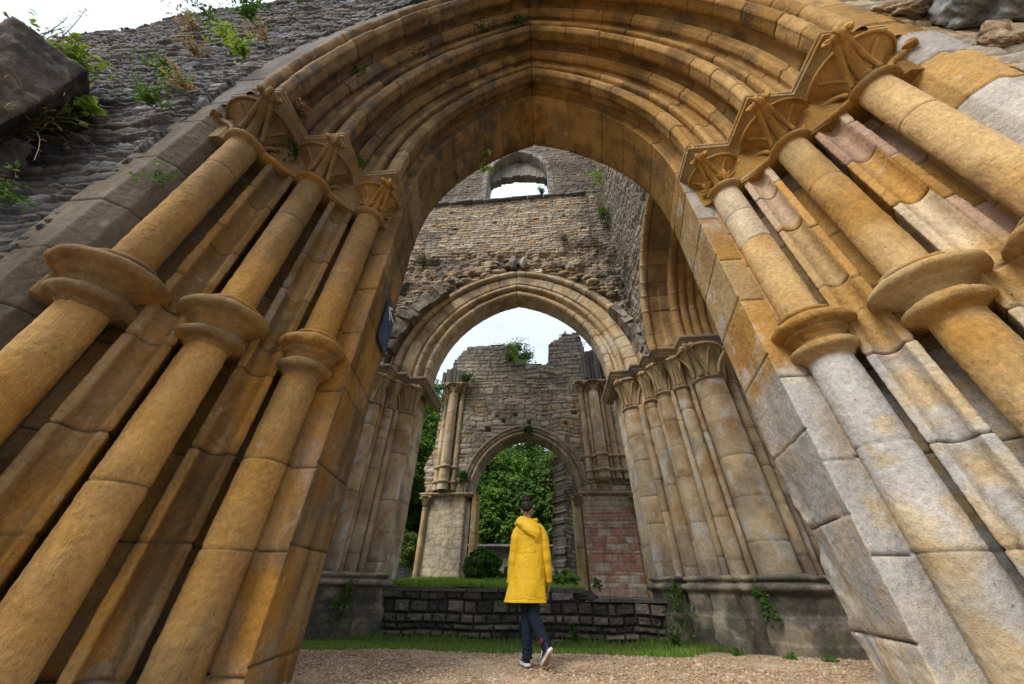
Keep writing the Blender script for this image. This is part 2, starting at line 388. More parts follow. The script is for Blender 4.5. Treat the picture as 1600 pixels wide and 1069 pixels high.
def make_bond_blocks(side, parent):
    """the course of blocks that ties each ring back into the jamb"""
    for i in range(3):
        mb = MB(); c = SH[i]
        R = (.31, .34, .355)[i]
        P = [tw(c, -R*.93, -.30), tw(c, -R*.93, -.02), tw(c, R*.93, -.02), tw(c, R*.93, -.30)]
        z = np.linspace(ZRB+.06, ZRT-.11, 24); pr, _ = resample(P, .02)
        V = np.zeros((len(z), len(pr), 3)); V[..., 0] = side*pr[None, :, 0]; V[..., 1] = pr[None, :, 1]; V[..., 2] = z[:, None]
        V = np.concatenate([V[:1]*0+V[:1].mean(1, keepdims=True), V, V[:1]*0+V[-1:].mean(1, keepdims=True)])
        N = gnormals(V)*-side; V2 = V+N*(.008*fbm(V, 7, 4, 60+i))[..., None]
        col = mixc(OCHRE*.9, (TAN if side < 0 else PALE)*.85, sstep(-.3, .5, fbm(V, 3, 3, 77+i)))
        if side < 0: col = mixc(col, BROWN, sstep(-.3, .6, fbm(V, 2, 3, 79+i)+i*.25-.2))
        mesh_obj('bonding_block', V2, gfaces(*V.shape[:2]), M_DRESSED, parent, col)

# ---- capitals
def bez(p, n):
    p = [np.asarray(q, float) for q in p]; t = np.linspace(0, 1, n)[:, None]
    if len(p) == 3: return (1-t)**2*p[0]+2*t*(1-t)*p[1]+t*t*p[2]
    return (1-t)**3*p[0]+3*t*(1-t)**2*p[1]+3*t*t*(1-t)*p[2]+t**3*p[3]

def leaf_strip(mb, path, width, up, col, curl=.25, n=9, thick=.02):
    """a ribbed crocket stem: strip along path, hollow across"""
    path = np.asarray(path); T = np.gradient(path, axis=0); T /= np.linalg.norm(T, axis=1, keepdims=True)
    S = np.cross(T, np.asarray(up, float)); S /= np.linalg.norm(S, axis=1, keepdims=True)+1e-9; Nn = np.cross(S, T)
    u = np.linspace(-1, 1, n); w = np.asarray(width)[:, None, None]
    off = (np.abs(u)**2*curl - .1*np.exp(-(u/.25)**2)*curl)[None, :, None]
    top = path[:, None]+S[:, None]*u[None, :, None]*w + Nn[:, None]*off*w
    bot = top - Nn[:, None]*thick
    V = np.concatenate([top, bot[:, ::-1]], 1); mb.grid(V, np.broadcast_to(col, V.shape), close_m=True)

def blob(mb, c, r, col, seed, amp=.3, n=12, sq=(1, 1, 1), sc=5):
    th = np.linspace(0, np.pi, n); ph = np.linspace(0, 2*np.pi, 2*n, endpoint=False)
    V = np.stack([np.sin(th)[:, None]*np.cos(ph), np.sin(th)[:, None]*np.sin(ph), np.cos(th)[:, None]*np.ones_like(ph)], -1)
    V = V*np.asarray(sq)*r*(1+amp*fbm(V+seed*3.1, sc/3., 3, seed))[..., None]+np.asarray(c)
    mb.grid(V, np.broadcast_to(col, V.shape), close_m=True)

def capital(parent, x, y, r, z0, z1, R, dirs, col, mat, seed, rosette=False, name='capital', jit=.25, out=1.36):
    """bell flaring to a round lip with crockets towards dirs [(dx,dy,scale)]"""
    mb = MB(); h = z1-z0
    prof = [(r*.97, z0-.02), (r*1.0, z0)]
    for k in range(10):
        u = k/9; prof.append((r*1.0+(R-r)*(u**2.8), z0+h*.93*u))
    prof += [(R*1.03, z0+h*.90), (R*1.075, z0+h*.92), (R*1.09, z0+h*.955), (R*1.075, z0+h*.99), (R*.8, z0+h*.999)]
    V = lathe(prof, x, y, 48, .014 if R > .3 else .02); V = V+gnormals(V, True)*(.005*fbm(V, 10, 3, seed))[..., None]
    cc = mixc(col*.92, col*1.12, sstep(-.4, .4, fbm(V, 4, 3, seed))); mb.grid(V, cc, close_m=True)
    K = R/.35
    for q_, (dx, dy, sc) in enumerate(dirs):
        d = np.array((dx, dy, 0.)); d /= np.linalg.norm(d); a0 = math.atan2(dy, dx); c0 = np.array((x, y, 0.)); zz = np.array((0, 0, 1.)); sd = np.cross(d, zz); Rt = R*sc*out
        top = .86 if q_ == 0 else .74
        stem = bez([c0+d*(r*1.0)+zz*(z0+h*.04), c0+d*(r*1.12)+zz*(z0+h*.45), c0+d*(Rt*.80)+zz*(z0+h*(top-.22)), c0+d*Rt+zz*(z0+h*top)], 16); t_ = np.linspace(0, 1, 16)
        for s in (-1, 1):                            # stem made of two ridges with a valley between
            off = (.085*(1-t_)+.030)*K; mb.tube(stem+sd*s*off[:, None], np.interp(t_, [0, .5, 1], [.022, .030, .034])*K, 8, col*1.06)
        mb.tube(stem-d*.012*K, np.interp(t_, [0, .5, 1], [.07, .052, .045])*K, 10, col*.98, .8)
        tip = stem[-1]                               # the crocket: a curled bud with side lobes and a drooping point
        blob(mb, tip+d*.02*K-zz*.02, .068*K, col*1.06, seed+5+q_, .35, 12, (1, 1, .9))
        for s in (-1, 1):
            blob(mb, tip+sd*s*.072*K+d*.012*K-zz*.008, .050*K, col*1.12, seed+8+s+q_, .4, 10, (1, 1, .75))
            sw = bez([tip+sd*s*.04*K+zz*.03*K, tip+sd*s*.12*K+d*.03*K+zz*.05*K, tip+sd*s*.15*K+d*.03*K-zz*.03*K, tip+sd*s*.07*K+d*.05*K-zz*.06*K], 9); mb.tube(sw, np.linspace(.026, .012, 9)*K, 7, col*1.14)
        dr = bez([tip+d*.05*K+zz*.03*K, tip+d*.12*K+zz*.01*K, tip+d*.11*K-zz*.09*K, tip+d*.05*K-zz*.11*K], 9); mb.tube(dr, np.linspace(.034, .014, 9)*K, 8, col*1.1)
        if q_ == 0:                                  # ribs that follow the bell up to the lip on both sides
            for da in (-.95, .95):
                q = []
                for u in np.linspace(.03, .93, 14):
                    rr = r+(R-r)*u**2.8+.004; an = a0+da*(.35+.65*u**.8); q.append((x+rr*math.cos(an), y+rr*math.sin(an), z0+h*.93*u))
                mb.tube(q, np.linspace(.012, .026, 14)*K, 7, col*1.05)
    if rosette:
        for ang in (-38, 38):
            d0 = np.array(dirs[0][:2]); a = math.radians(ang); d = np.array((d0[0]*math.cos(a)-d0[1]*math.sin(a), d0[0]*math.sin(a)+d0[1]*math.cos(a), 0)); d /= np.linalg.norm(d)
            c = np.array((x, y, 0))+d*(r*1.10); sd = np.cross(d, (0, 0, 1.))
            for k, aa in enumerate((-65, -32, 0, 32, 65)):
                e = sd*math.sin(math.radians(aa))+np.array((0, 0, 1.))*math.cos(math.radians(aa)); b0 = c+np.array((0, 0, z0+h*.10))
                q = bez([b0, b0+e*h*.2+d*.02, b0+e*h*(.36 if k == 2 else .27)+d*.06], 7)
                mb.tube(q, [.012, .024, .032, .034, .032, .026, .012], 6, col*1.1, .6)
    return mb.build(name, mat, parent)

def sweep_plan(path, prof, col_fn, seed, closed=False, amp=.004):
    """sweep a (offset, z) section along a plan path; offset is to the left of travel"""
    path = np.asarray(path, float); n = len(path)
    T = np.gradient(path, axis=0); T /= np.linalg.norm(T, axis=1, keepdims=True)+1e-9
    N = np.stack([-T[:, 1], T[:, 0]], 1); prof = np.asarray(prof)
    V = np.zeros((n, len(prof), 3)); V[..., :2] = path[:, None]+N[:, None]*prof[None, :, :1]; V[..., 2] = prof[None, :, 1]
    return V + (gnormals(V)*(amp*fbm(V, 9, 3, seed))[..., None])

def mitre_sweep(pts, prof):
    """like sweep_plan but with true mitres at polygon corners (pts: plan polyline)"""
    pts = np.asarray(pts, float); n = len(pts); T = pts[1:]-pts[:-1]; T /= np.linalg.norm(T, axis=1, keepdims=True)
    N = np.stack([-T[:, 1], T[:, 0]], 1); M = np.zeros((n, 2)); M[0] = N[0]; M[-1] = N[-1]
    for i in range(1, n-1): b = N[i-1]+N[i]; M[i] = b/(b@N[i])
    prof = np.asarray(prof); V = np.zeros((n, len(prof), 3)); V[..., :2] = pts[:, None]+M[:, None]*prof[None, :, :1]; V[..., 2] = prof[None, :, 1]
    # densify along the path
    out = []
    for i in range(n-1):
        k = max(2, int(np.linalg.norm(pts[i+1]-pts[i])/.03)); t = np.linspace(0, 1, k, endpoint=(i == n-2))[:, None, None]
        out.append(V[i]*(1-t)+V[i+1]*t)
    return np.concatenate(out)

ABACUS_SECTION = [(-.02, -.245), (-.015, -.235), (.0, -.225)]     # replaced below
def make_abacus(side, parent):
    pts = [(2.236, 3.14)]
    for i in range(3):
        pts.append((PA+i*PSX, PYB-i*PSY)); pts.append((PA+(i+1)*PSX+(0 if i < 2 else .12), PYB-i*PSY))
    pts = [np.array((side*p[0], p[1])) for p in pts]
    s = 1 if side > 0 else -1
    # offset positive = outwards from the stone; bottom to top: fillet, cavetto, fillet, groove, top fillet
    sec = [(-.30, 0), (-.10, 0.0), (-.095, .03), (-.085, .04), (-.08, .07), (-.05, .125), (-.015, .15), (0, .155), (0, .20), (-.012, .205), (-.012, .215), (.004, .22), (.006, .262), (-.3, .264)]
    sec, _ = resample(np.array([(s*-a, ZC-.255+z) for a, z in sec]), .012)
    V = mitre_sweep(pts, sec); f = fbm(V, 7, 4, 31); V2 = V+gnormals(V)*(.006*f)[..., None]
    c = mixc(OCHRE*.85, PALE*.7, sstep(-.3, .5, fbm(V, 2.2, 4, 3)))
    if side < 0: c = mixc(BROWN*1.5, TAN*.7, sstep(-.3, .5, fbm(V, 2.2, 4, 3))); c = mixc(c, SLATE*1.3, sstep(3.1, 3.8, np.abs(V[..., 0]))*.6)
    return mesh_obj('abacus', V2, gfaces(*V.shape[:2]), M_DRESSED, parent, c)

def make_astragal(side, parent):
    path = []
    for i in range(3):
        c = SH[i]; r = SR[i]+.01
        a0 = math.atan2(-PD[1], -PD[0]) if i else math.radians(100)
        # travel from the inner side of the shaft round the front to its outer side
        th0 = math.radians(175 if i == 0 else 150); th1 = math.radians(318)
        for th in np.linspace(th0, th1, 22): path.append(c+r*np.array((math.cos(th), math.sin(th))))
        if i < 2: path.append(tw(c, PL*.5, .0))
    path.append(np.array((4.06, 1.72)))
    p, _ = resample(path, .02); p = np.array([(side*q[0], q[1]) for q in p]); s = 1 if side > 0 else -1
    z = ZNECK
    sec = [(-.25, z-.035), (-.0, z-.04), (.02, z-.03), (.045, z-.025), (.062, z), (.06, z+.03), (.035, z+.05), (.0, z+.07), (-.25, z+.075)]
    sec, _ = resample(np.array([(s*a*-1, b) for a, b in sec]), .012)
    # path runs outwards along +X with the camera on its right
    V = sweep_plan(p, sec, None, 21, amp=.006)
    c = mixc(OCHRE*.8, PALE*.65, sstep(-.3, .5, fbm(V, 2.5, 4, 6)))
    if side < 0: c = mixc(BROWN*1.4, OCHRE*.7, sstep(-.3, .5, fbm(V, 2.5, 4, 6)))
    return mesh_obj('neck_moulding', V, gfaces(*V.shape[:2]), M_DRESSED, parent, c)

# ---- the arch: moulded orders struck from two centres
def arc_pts(c, r, a0, a1, n): return [(c[0]+r*math.cos(math.radians(a)), c[1]+r*math.sin(math.radians(a))) for a in np.linspace(a0, a1, n)]

def arch_profiles():
    """list of (name, [(X,y)...], [e...], joint length, section ids)"""
    out = []
    sof = [(3.0, 4.12), (2.43, 4.10), (2.40, 4.02), (2.33, 3.62), (2.322, 3.60), (2.23, 3.12), (2.42, 3.12), (2.44, 3.04), (2.42, 2.98)]
    out.append(('soffit_order', sof, [1.6, 1.6, 1.62, 2.0, 2.02, 2.42, 2.42, 2.42, 2.42], .85, [0, 0, 0, 0, 0, 1, 1, 1]))
    for i in range(3):
        o = np.array((PA+i*PSX, PYB-i*PSY)); L = []; S = []
        def add(pts, sec):
            for p in pts: L.append(tw(o, *p)); S.append(sec)
        add([(-.16, -.42), (-.10, -.30)] if i == 0 else [(-.10, -.30)], 0)
        add([(-.125, -.27), (-.128, -.20), (-.115, -.165), (-.062, -.078), (-.058, -.060), (-.035, -.045), (.035, -.045), (.058, -.060), (.062, -.078), (.115, -.165), (.128, -.20), (.125, -.27)], 0)
        add([(.125, -.34), (.15, -.37)], 0)
        if i < 2:
            add([(.165, -.36), (.165, -.315), (.20, -.268), (.215, -.255), (.25, -.255), (.265, -.268), (.295, -.315), (.30, -.35)], 1); add([(.315, -.40), (.36, -.46), (.41, -.47)], 1)
            add([(.425, -.385), (.435, -.375), (.485, -.335), (.50, -.335), (.51, -.36), (.525, -.365), (.57, -.345), (.58, -.36), (.59, -.46), (.63, -.52), (.70, -.46), (.78, -.22)], 2)
        else:
            add(arc_pts((.245, -.32), .085, 185, -20, 12), 1); add([(.335, -.40), (.345, -.43)], 1)
            L += [np.array((3.80, 1.72)), np.array((3.845, 1.68)), np.array((3.86, 1.50)), np.array((4.56, 1.505)), np.array((4.56, 1.72))]; S += [2]*5
        out.append(('arch_moulding', L, [2.42]*len(L), .78, S[1:]))
    return out

def arch_sweep(prof, e, secs, jl, seed, z0, cx=0., step=.016, ds=.018, mapf=None, halves=(-1, 1), jw=1.0, depth=.020, rough=.006, smax=1.0, ref=(0, -3, 2.)):
    p, sg = resample(prof, step); m = len(p)
    ee = np.interp(np.arange(m), np.concatenate([[0], np.cumsum(np.bincount(sg[1:], minlength=len(prof)-1))]), e) if len(set(e)) > 1 else np.full(m, e[0])
    sec = np.array(secs)[sg]
    R = p[:, 0]+ee; ph = np.arccos(np.clip(ee/R, -1, 1)); Lr = float((R*ph).mean()); n = int(Lr/ds)
    s = np.linspace(0, smax, n); rows = []
    for h in halves:
        f = ph[None, :]*s[:, None]; rr = R[None, :]*np.cos(f)-ee[None, :]; zz = R[None, :]*np.sin(f)
        V = np.stack([h*rr, np.broadcast_to(p[None, :, 1], rr.shape), zz], -1)
        V = np.concatenate([V[:1]-np.array((0, 0, .10)), V])
        rows.append(V if h == halves[0] else V[::-1][1:])
    V = np.concatenate(rows); V[..., 0] += cx; V[..., 2] += z0
    s1 = np.concatenate([[-.1], s*Lr]); S = np.concatenate([s1, 2*Lr-s1[::-1][1:]]) if len(halves) > 1 else s1
    J = {}
    for k in set(secs):
        r = random.Random(seed*31+k); j = [-1, .0]
        while j[-1] < 2*Lr+1: j.append(j[-1]+r.uniform(jl*.75, jl*1.25))
        j = [q for q in j if abs(q-Lr) > .25]+[Lr]; J[k] = np.array(sorted(j))
    D, B = joints(S, sec, J, fbm(V, 3, 2, seed)*.01)
    N = gnormals(V); sg = np.sign((N*(np.asarray(ref)-V)).sum(-1).mean())
    W = carve(V, D, seed, depth, .004, rough, flip=sg, gw=.0065*jw)
    # random offsets so neighbouring voussoirs do not lie perfectly flush
    W += N*sg*((hsh(B, np.broadcast_to(sec, B.shape), 1, seed)-.5)*.014)[..., None]
    if mapf: W = mapf(W)
    return V, W, D, B, sec

def make_portal_arch(parent):
    for q, (nm, L, e, jl, S) in enumerate(arch_profiles()):
        V, W, D, B, sec = arch_sweep(L, e, S, jl, 200+q, ZC)
        rnd = hsh(B, np.broadcast_to(sec, B.shape), q, 5); f1 = fbm(V, 1.1, 4, 300+q); f2 = fbm(V, 3.5, 5, 310+q)
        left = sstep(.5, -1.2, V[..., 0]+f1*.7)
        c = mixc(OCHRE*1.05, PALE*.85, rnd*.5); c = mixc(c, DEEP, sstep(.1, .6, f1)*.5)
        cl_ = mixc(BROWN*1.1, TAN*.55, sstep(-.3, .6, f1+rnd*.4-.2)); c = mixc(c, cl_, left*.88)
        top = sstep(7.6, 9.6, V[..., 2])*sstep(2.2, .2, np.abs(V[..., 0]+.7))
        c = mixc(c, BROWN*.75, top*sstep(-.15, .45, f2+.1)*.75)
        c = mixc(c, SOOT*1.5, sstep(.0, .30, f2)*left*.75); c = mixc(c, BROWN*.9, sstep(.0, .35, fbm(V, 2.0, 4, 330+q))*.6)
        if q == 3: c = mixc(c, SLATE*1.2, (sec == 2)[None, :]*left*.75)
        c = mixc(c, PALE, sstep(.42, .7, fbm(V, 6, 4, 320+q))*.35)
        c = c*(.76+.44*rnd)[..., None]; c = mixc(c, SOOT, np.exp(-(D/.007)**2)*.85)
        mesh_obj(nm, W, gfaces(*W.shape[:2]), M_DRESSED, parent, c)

portal = thing('portal_archway', (0, 2.6, 0), 'nearest ochre stone archway with stepped round shafts, framing the whole view', 'archway')
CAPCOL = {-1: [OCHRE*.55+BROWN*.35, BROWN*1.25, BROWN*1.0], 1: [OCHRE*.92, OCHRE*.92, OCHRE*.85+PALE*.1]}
for side in (-1, 1):
    make_jamb(side, portal)
    make_bond_blocks(side, portal)
    for i in range(3): make_shaft(side, i, portal)
    for i in range(3):
        x, y = shaft_pos(side, i)
        dirs = [(side*-.72, -.69, 1.08), (side*.90, -.42, .86), (side*-.55, .83, .86)]
        if i == 0: dirs = [(side*-.72, -.69, 1.02), (side*.90, -.42, .94)]
        R = (.33, .375, .385)[i]
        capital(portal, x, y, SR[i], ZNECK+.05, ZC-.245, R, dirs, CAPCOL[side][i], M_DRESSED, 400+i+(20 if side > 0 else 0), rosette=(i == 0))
    make_astragal(side, portal)
    make_abacus(side, portal)
make_portal_arch(portal)

def prism(mb, poly, z0, z1, col):
    p = np.asarray(poly, float); n = len(p)
    V = np.concatenate([np.c_[p, np.full(n, z0)], np.c_[p, np.full(n, z1)]])
    mb.add(V, [(i, (i+1) % n, n+(i+1) % n, n+i) for i in range(n)], col)
    mb.add(V, [tuple(range(n))], col); mb.add(V, [tuple(range(n, 2*n))], col)
for side in (-1, 1):
    mb = MB(); prism(mb, [(side*a, b) for a, b in [(2.30, 3.2), (2.85, 2.72), (3.42, 2.13), (4.0, 1.62), (4.58, 1.62), (4.58, 4.08), (2.47, 4.08)]], 5.25, 6.056, OCHRE*.75 if side > 0 else BROWN*1.2)
    mb.build('bonding_block', M_DRESSED, portal, smooth=False)
# ------------------------------------------------------------------ rubble and coursed masonry as real relief
def masonry(u, v, seed, ch, cl, warp=.2, jit=.7):
    P = np.stack([u, v, np.zeros_like(u)], -1)
    v = v + ch*warp*fbm(P, .9/cl*.6, 1, seed); u = u + cl*warp*.5*fbm(P+7.7, 1.2/cl, 2, seed+2)
    r = np.random.default_rng(seed); lo, hi = v.min()-1, v.max()+1
    b = lo+np.cumsum(r.uniform(.55, 1.45, int((hi-lo)/ch*1.5)+4)*ch)
    k = np.searchsorted(b, v); k = np.clip(k, 1, len(b)-1); dv = np.minimum(v-b[k-1], b[k]-v)
    L = cl*(.65+.8*hsh(k, 0, 1, seed)); x = u/L+hsh(k, 0, 2, seed)*17; i = np.floor(x).astype(int)
    bd = lambda q: q+(hsh(q, k, 3, seed)-.5)*jit
    i = np.where(x < bd(i), i-1, i); i = np.where(x >= bd(i+1), i+1, i)
    du = np.minimum(x-bd(i), bd(i+1)-x)*L
    return np.minimum(du, dv), hsh(i, k, 4, seed), hsh(i, k, 5, seed)

def wall(name, O, U, N, rng, res, keep, thick, seed, ch, cl, colf, mat, parent, amp=.03, holes=(), gap=.012, big=.03, relief=None, back=True, warp=.2, ampf=None):
    u0, u1, v0, v1 = rng; u = np.arange(u0, u1+res, res); v = np.arange(v0, v1+res, res)
    Ug, Vg = np.meshgrid(u, v, indexing='ij'); O = np.asarray(O, float); U = np.asarray(U, float); N = np.asarray(N, float)
    d, r1, r2 = masonry(Ug, Vg, seed, ch, cl, warp)
    P = O+Ug[..., None]*U+Vg[..., None]*np.array((0, 0, 1.))
    m = sstep(gap*.3, gap*1.8, d); h = m*amp*(.55+.9*r1)+amp*.5*fbm(P, 7, 3, seed+3)*m + amp*.35*fbm(P, 22, 2, seed+6) + big*fbm(P, .8, 3, seed+4)
    if ampf is not None: h = h*ampf(Ug, Vg)
    if relief is not None: h = h+relief(Ug, Vg, P)
    for (hu, hv, hw, hh, dep) in holes: h = np.where((abs(Ug-hu) < hw/2) & (abs(Vg-hv) < hh/2), -dep, h)
    F = P+N*h[..., None]; col = colf(Ug, Vg, P, r1, r2, m)
    n, mm = Ug.shape; K = keep((Ug[:-1, :-1]+Ug[1:, 1:])/2, (Vg[:-1, :-1]+Vg[1:, 1:])/2)
    fc = gfaces(n, mm).reshape(n-1, mm-1, 4); front = fc[K]
    B = P-N*thick; nv = n*mm; faces = [front]
    if back: faces.append(front[:, ::-1]+nv)
    pad = np.zeros((n+1, mm+1), bool); pad[1:-1, 1:-1] = K; ids = np.arange(nv).reshape(n, mm)
    for ax in (0, 1):
        if ax == 0: diff = pad[1:, 1:-1] != pad[:-1, 1:-1]; a = ids[:, :-1][diff]; b = ids[:, 1:][diff]
        else: diff = pad[1:-1, 1:] != pad[1:-1, :-1]; a = ids[:-1, :][diff]; b = ids[1:, :][diff]
        # side faces in several steps so broken edges get depth and roughness
        faces.append(np.stack([a, b, b+nv, a+nv], -1))
    V = np.concatenate([F.reshape(-1, 3), B.reshape(-1, 3)]); C = np.concatenate([col.reshape(-1, 3), col.reshape(-1, 3)])
    f = np.concatenate(faces); used, inv = np.unique(f, return_inverse=True)
    return mesh_obj(name, V[used], inv.reshape(f.shape), mat, parent, C[used])

def arch_open(u, v, cx, half, e, zs, z0=-1):
    x = abs(u-cx); r = half+e
    return (x < half) & (v > z0) & ((v < zs) | ((x+e)**2+(v-zs)**2 < r*r))

YW = 1.535
def near_open(u, v): return arch_open(u, v, 0, 4.50, 2.42, ZC, -9)
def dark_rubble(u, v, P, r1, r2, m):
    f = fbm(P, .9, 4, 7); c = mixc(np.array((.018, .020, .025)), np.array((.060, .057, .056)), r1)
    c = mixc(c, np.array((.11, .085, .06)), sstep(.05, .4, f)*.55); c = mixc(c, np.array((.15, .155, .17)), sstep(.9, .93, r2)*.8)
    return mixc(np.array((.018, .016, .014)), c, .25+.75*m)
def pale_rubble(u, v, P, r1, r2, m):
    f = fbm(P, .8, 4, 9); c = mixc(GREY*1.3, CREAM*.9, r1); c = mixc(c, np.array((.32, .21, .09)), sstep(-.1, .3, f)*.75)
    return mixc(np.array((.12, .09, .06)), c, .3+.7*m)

top_pts = np.array([(-30, 11.2), (-12.6, 12.0), (-10.15, 12.15), (-9.63, 12.5), (-9.1, 13.05), (-8.0, 13.5), (-7.6, 13.2), (-6, 13.4), (-3, 12.4), (0, 12.0)])
def left_keep(u, v):
    t = np.interp(u, top_pts[:, 0], top_pts[:, 1])+.28*fbm(np.stack([np.floor(u*2.5), u*0, u*0], -1), 1.7, 2, 5)
    return (~near_open(u, v)) & (v < t)
near_left = thing('rubble_wall', (-7, YW, 0), 'dark weathered rubble wall rising left of the nearest arch', 'wall')
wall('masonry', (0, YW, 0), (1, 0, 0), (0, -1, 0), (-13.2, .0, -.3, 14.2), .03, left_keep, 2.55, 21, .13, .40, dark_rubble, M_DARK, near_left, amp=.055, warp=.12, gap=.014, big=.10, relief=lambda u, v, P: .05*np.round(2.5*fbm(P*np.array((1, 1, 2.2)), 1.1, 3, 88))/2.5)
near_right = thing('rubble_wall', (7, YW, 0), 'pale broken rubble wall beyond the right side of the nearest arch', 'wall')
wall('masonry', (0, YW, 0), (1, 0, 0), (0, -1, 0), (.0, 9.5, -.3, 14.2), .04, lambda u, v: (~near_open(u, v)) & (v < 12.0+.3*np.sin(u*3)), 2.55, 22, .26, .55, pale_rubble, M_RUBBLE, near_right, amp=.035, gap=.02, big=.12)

# rock mass lying on the wall, top right
mb = MB()
def rock(mb, c, r, sq, seed, col, amp=.5, n=40, strat=None):
    th = np.linspace(0.02, np.pi-.02, n); ph = np.linspace(0, 2*np.pi, 2*n, endpoint=False)
    D = np.stack([np.sin(th)[:, None]*np.cos(ph), np.sin(th)[:, None]*np.sin(ph), np.cos(th)[:, None]*np.ones_like(ph)], -1)
    w = 1+amp*fbm(D*1.1+seed, 1.3, 2, seed)+amp*.5*np.round(fbm(D+seed, 2.6, 2, seed+1)*5)/5-amp*.35*np.abs(fbm(D+seed, 4.5, 4, seed+2))+amp*.14*fbm(D+seed, 14, 4, seed+3)
    V = D*np.asarray(sq)*r*w[..., None]+np.asarray(c)
    cc = mixc(np.asarray(col)*.6, np.asarray(col)*1.3, sstep(-.4, .4, fbm(V, 4, 4, seed)))
    mb.grid(V, cc, close_m=True)
rock(mb, (5.55, 1.30, 6.45), .68, (1.05, .62, 1.35), 61, (.21, .215, .21), .5, 70)
rock(mb, (4.92, 1.50, 5.45), .26, (1.0, .5, 1.2), 62, (.25, .18, .11), .6, 70)
rock(mb, (4.80, 1.50, 6.75), .30, (1.2, .5, .9), 63, (.25, .18, .11), .6, 70)
props(mb.build('rock_outcrop', M_DARK), 'rough grey rock mass bulging from the wall at the upper right corner', 'rock')

# ------------------------------------------------------------------ the crossing: two clustered piers, arch wall, side wall
def pier_colour(V, seed, stain=1.0):
    f1 = fbm(V, .9, 4, seed); f2 = fbm(V, 3.2, 5, seed+1); z = V[..., 2]
    c = mixc(TAN*1.5, CREAM*1.22, sstep(-.3, .4, f1)); c = mixc(c, np.array((.34, .20, .075)), sstep(.05, .5, f2+.25*sstep(3.0, 5.0, z))*.7)
    c = mixc(c, GREY*1.0, sstep(.1, .5, fbm(V, 1.8, 4, seed+4))*.55); c = mixc(c, GREY*.7, sstep(1.9, .9, z+f1*.5)*.5)
    return mixc(c, np.array((.55, .53, .48)), sstep(.12, .42, fbm(V*np.array((1, 1, .45)), 5, 4, seed+8))*.75)

def plinth_part(name, x, y, r, parent, seed, rot=0., sq=5, top=.87):
    prof = [(r*1.2, -.4), (r*1.2, .02), (r*1.17, .05), (r*1.17, .24), (r*1.15, .28), (r*1.02, .36), (r*.98, .385), (r*.97, .64), (r*1.0, .67)]
    for a in np.linspace(-80, 80, 8): prof.append((r*1.0+.075*math.cos(math.radians(a)), top-.125+.06*math.sin(math.radians(a))))
    prof += [(r*.93, top-.06), (r*.86, top-.035)]
    for a in np.linspace(-60, 80, 6): prof.append((r*.86+.05*math.cos(math.radians(a)), top+.02+.04*math.sin(math.radians(a))))
    prof += [(r*.6, top+.075), (r*.1, top+.075)]
    p, _ = resample(prof, .025); th = np.linspace(0, 2*np.pi, 72, endpoint=False)
    se = (np.abs(np.cos(th))**sq+np.abs(np.sin(th))**sq)**(-1/sq)
    V = np.zeros((len(p), 72, 3)); V[..., 0] = x+p[:, None, 0]*se*np.cos(th+rot); V[..., 1] = y+p[:, None, 0]*se*np.sin(th+rot); V[..., 2] = p[:, None, 1]
    V = V+gnormals(V, True)*(.022*fbm(V, 3, 4, seed)+.012*fbm(V, 13, 3, seed+1)-.02*np.exp(-((V[..., 2]-.3)/.012)**2))[..., None]
    c = mixc(np.array((.12, .108, .085)), np.array((.31, .26, .19)), sstep(-.2, .3, fbm(V, 2.5, 5, seed))); c = mixc(c, np.array((.06, .056, .047)), sstep(.0, .3, fbm(V*np.array((1, 1, 2.)), 1.7, 4, seed+7))*.75)
    c = mixc(c, np.array((.10, .11, .05)), sstep(.1, .5, fbm(V, 3, 4, seed+3))*.5); c = mixc(c, np.array((.34, .32, .27)), sstep(.3, .6, fbm(V, 8, 4, seed+5))*.5)
    return mesh_obj(name, V, gfaces(*V.shape[:2], close_m=True), M_DARK, parent, c)

def pier_shaft(name, x, y, r, z0, z1, parent, seed, colf=pier_colour, res=.03, seg=32, jl=(.5, .95), mat=None):
    V = lathe([(r*1.02, z0), (r, z1)], x, y, seg, res); J = courses(z0, z1, jl[0], jl[1], seed)
    D, B = joints(V[:, 0, 2], np.zeros(V.shape[1], int), {0: J}, fbm(V, 2, 2, seed)*.015)
    W = carve(V, D*.6, seed, .016, .004, .009, flip=-1, close_m=True); c = colf(V, seed)*(.86+.28*hsh(B, 0, 0, seed))[..., None]
    c = mixc(c, SOOT*1.5, np.exp(-(D/.010)**2)*.5)
    return mesh_obj(name, W, gfaces(*V.shape[:2], close_m=True), mat or M_PALE, parent, c)

def plan_prism(name, pts, z0, z1, parent, seed, colf, mat, step=.05, zs=.05, jl=(.5, .8), flip=1, rough=.008):
    pr, sg = resample(pts, step); z = np.arange(z0, z1+zs, zs); V = np.zeros((len(z), len(pr), 3)); V[..., :2] = pr[None]; V[..., 2] = z[:, None]
    J = courses(z0, z1, jl[0], jl[1], seed); D, B = joints(z, np.zeros(len(pr), int), {0: J}, fbm(V, 2, 2, seed)*.01)
    W = carve(V, D*.6, seed, .012, .004, rough, flip=flip); c = colf(V, seed)*(.86+.28*hsh(B, np.broadcast_to(sg, B.shape), 0, seed))[..., None]
    return mesh_obj(name, W, gfaces(*V.shape[:2]), mat, parent, mixc(c, SOOT*1.5, np.exp(-(D/.012)**2)*.5))

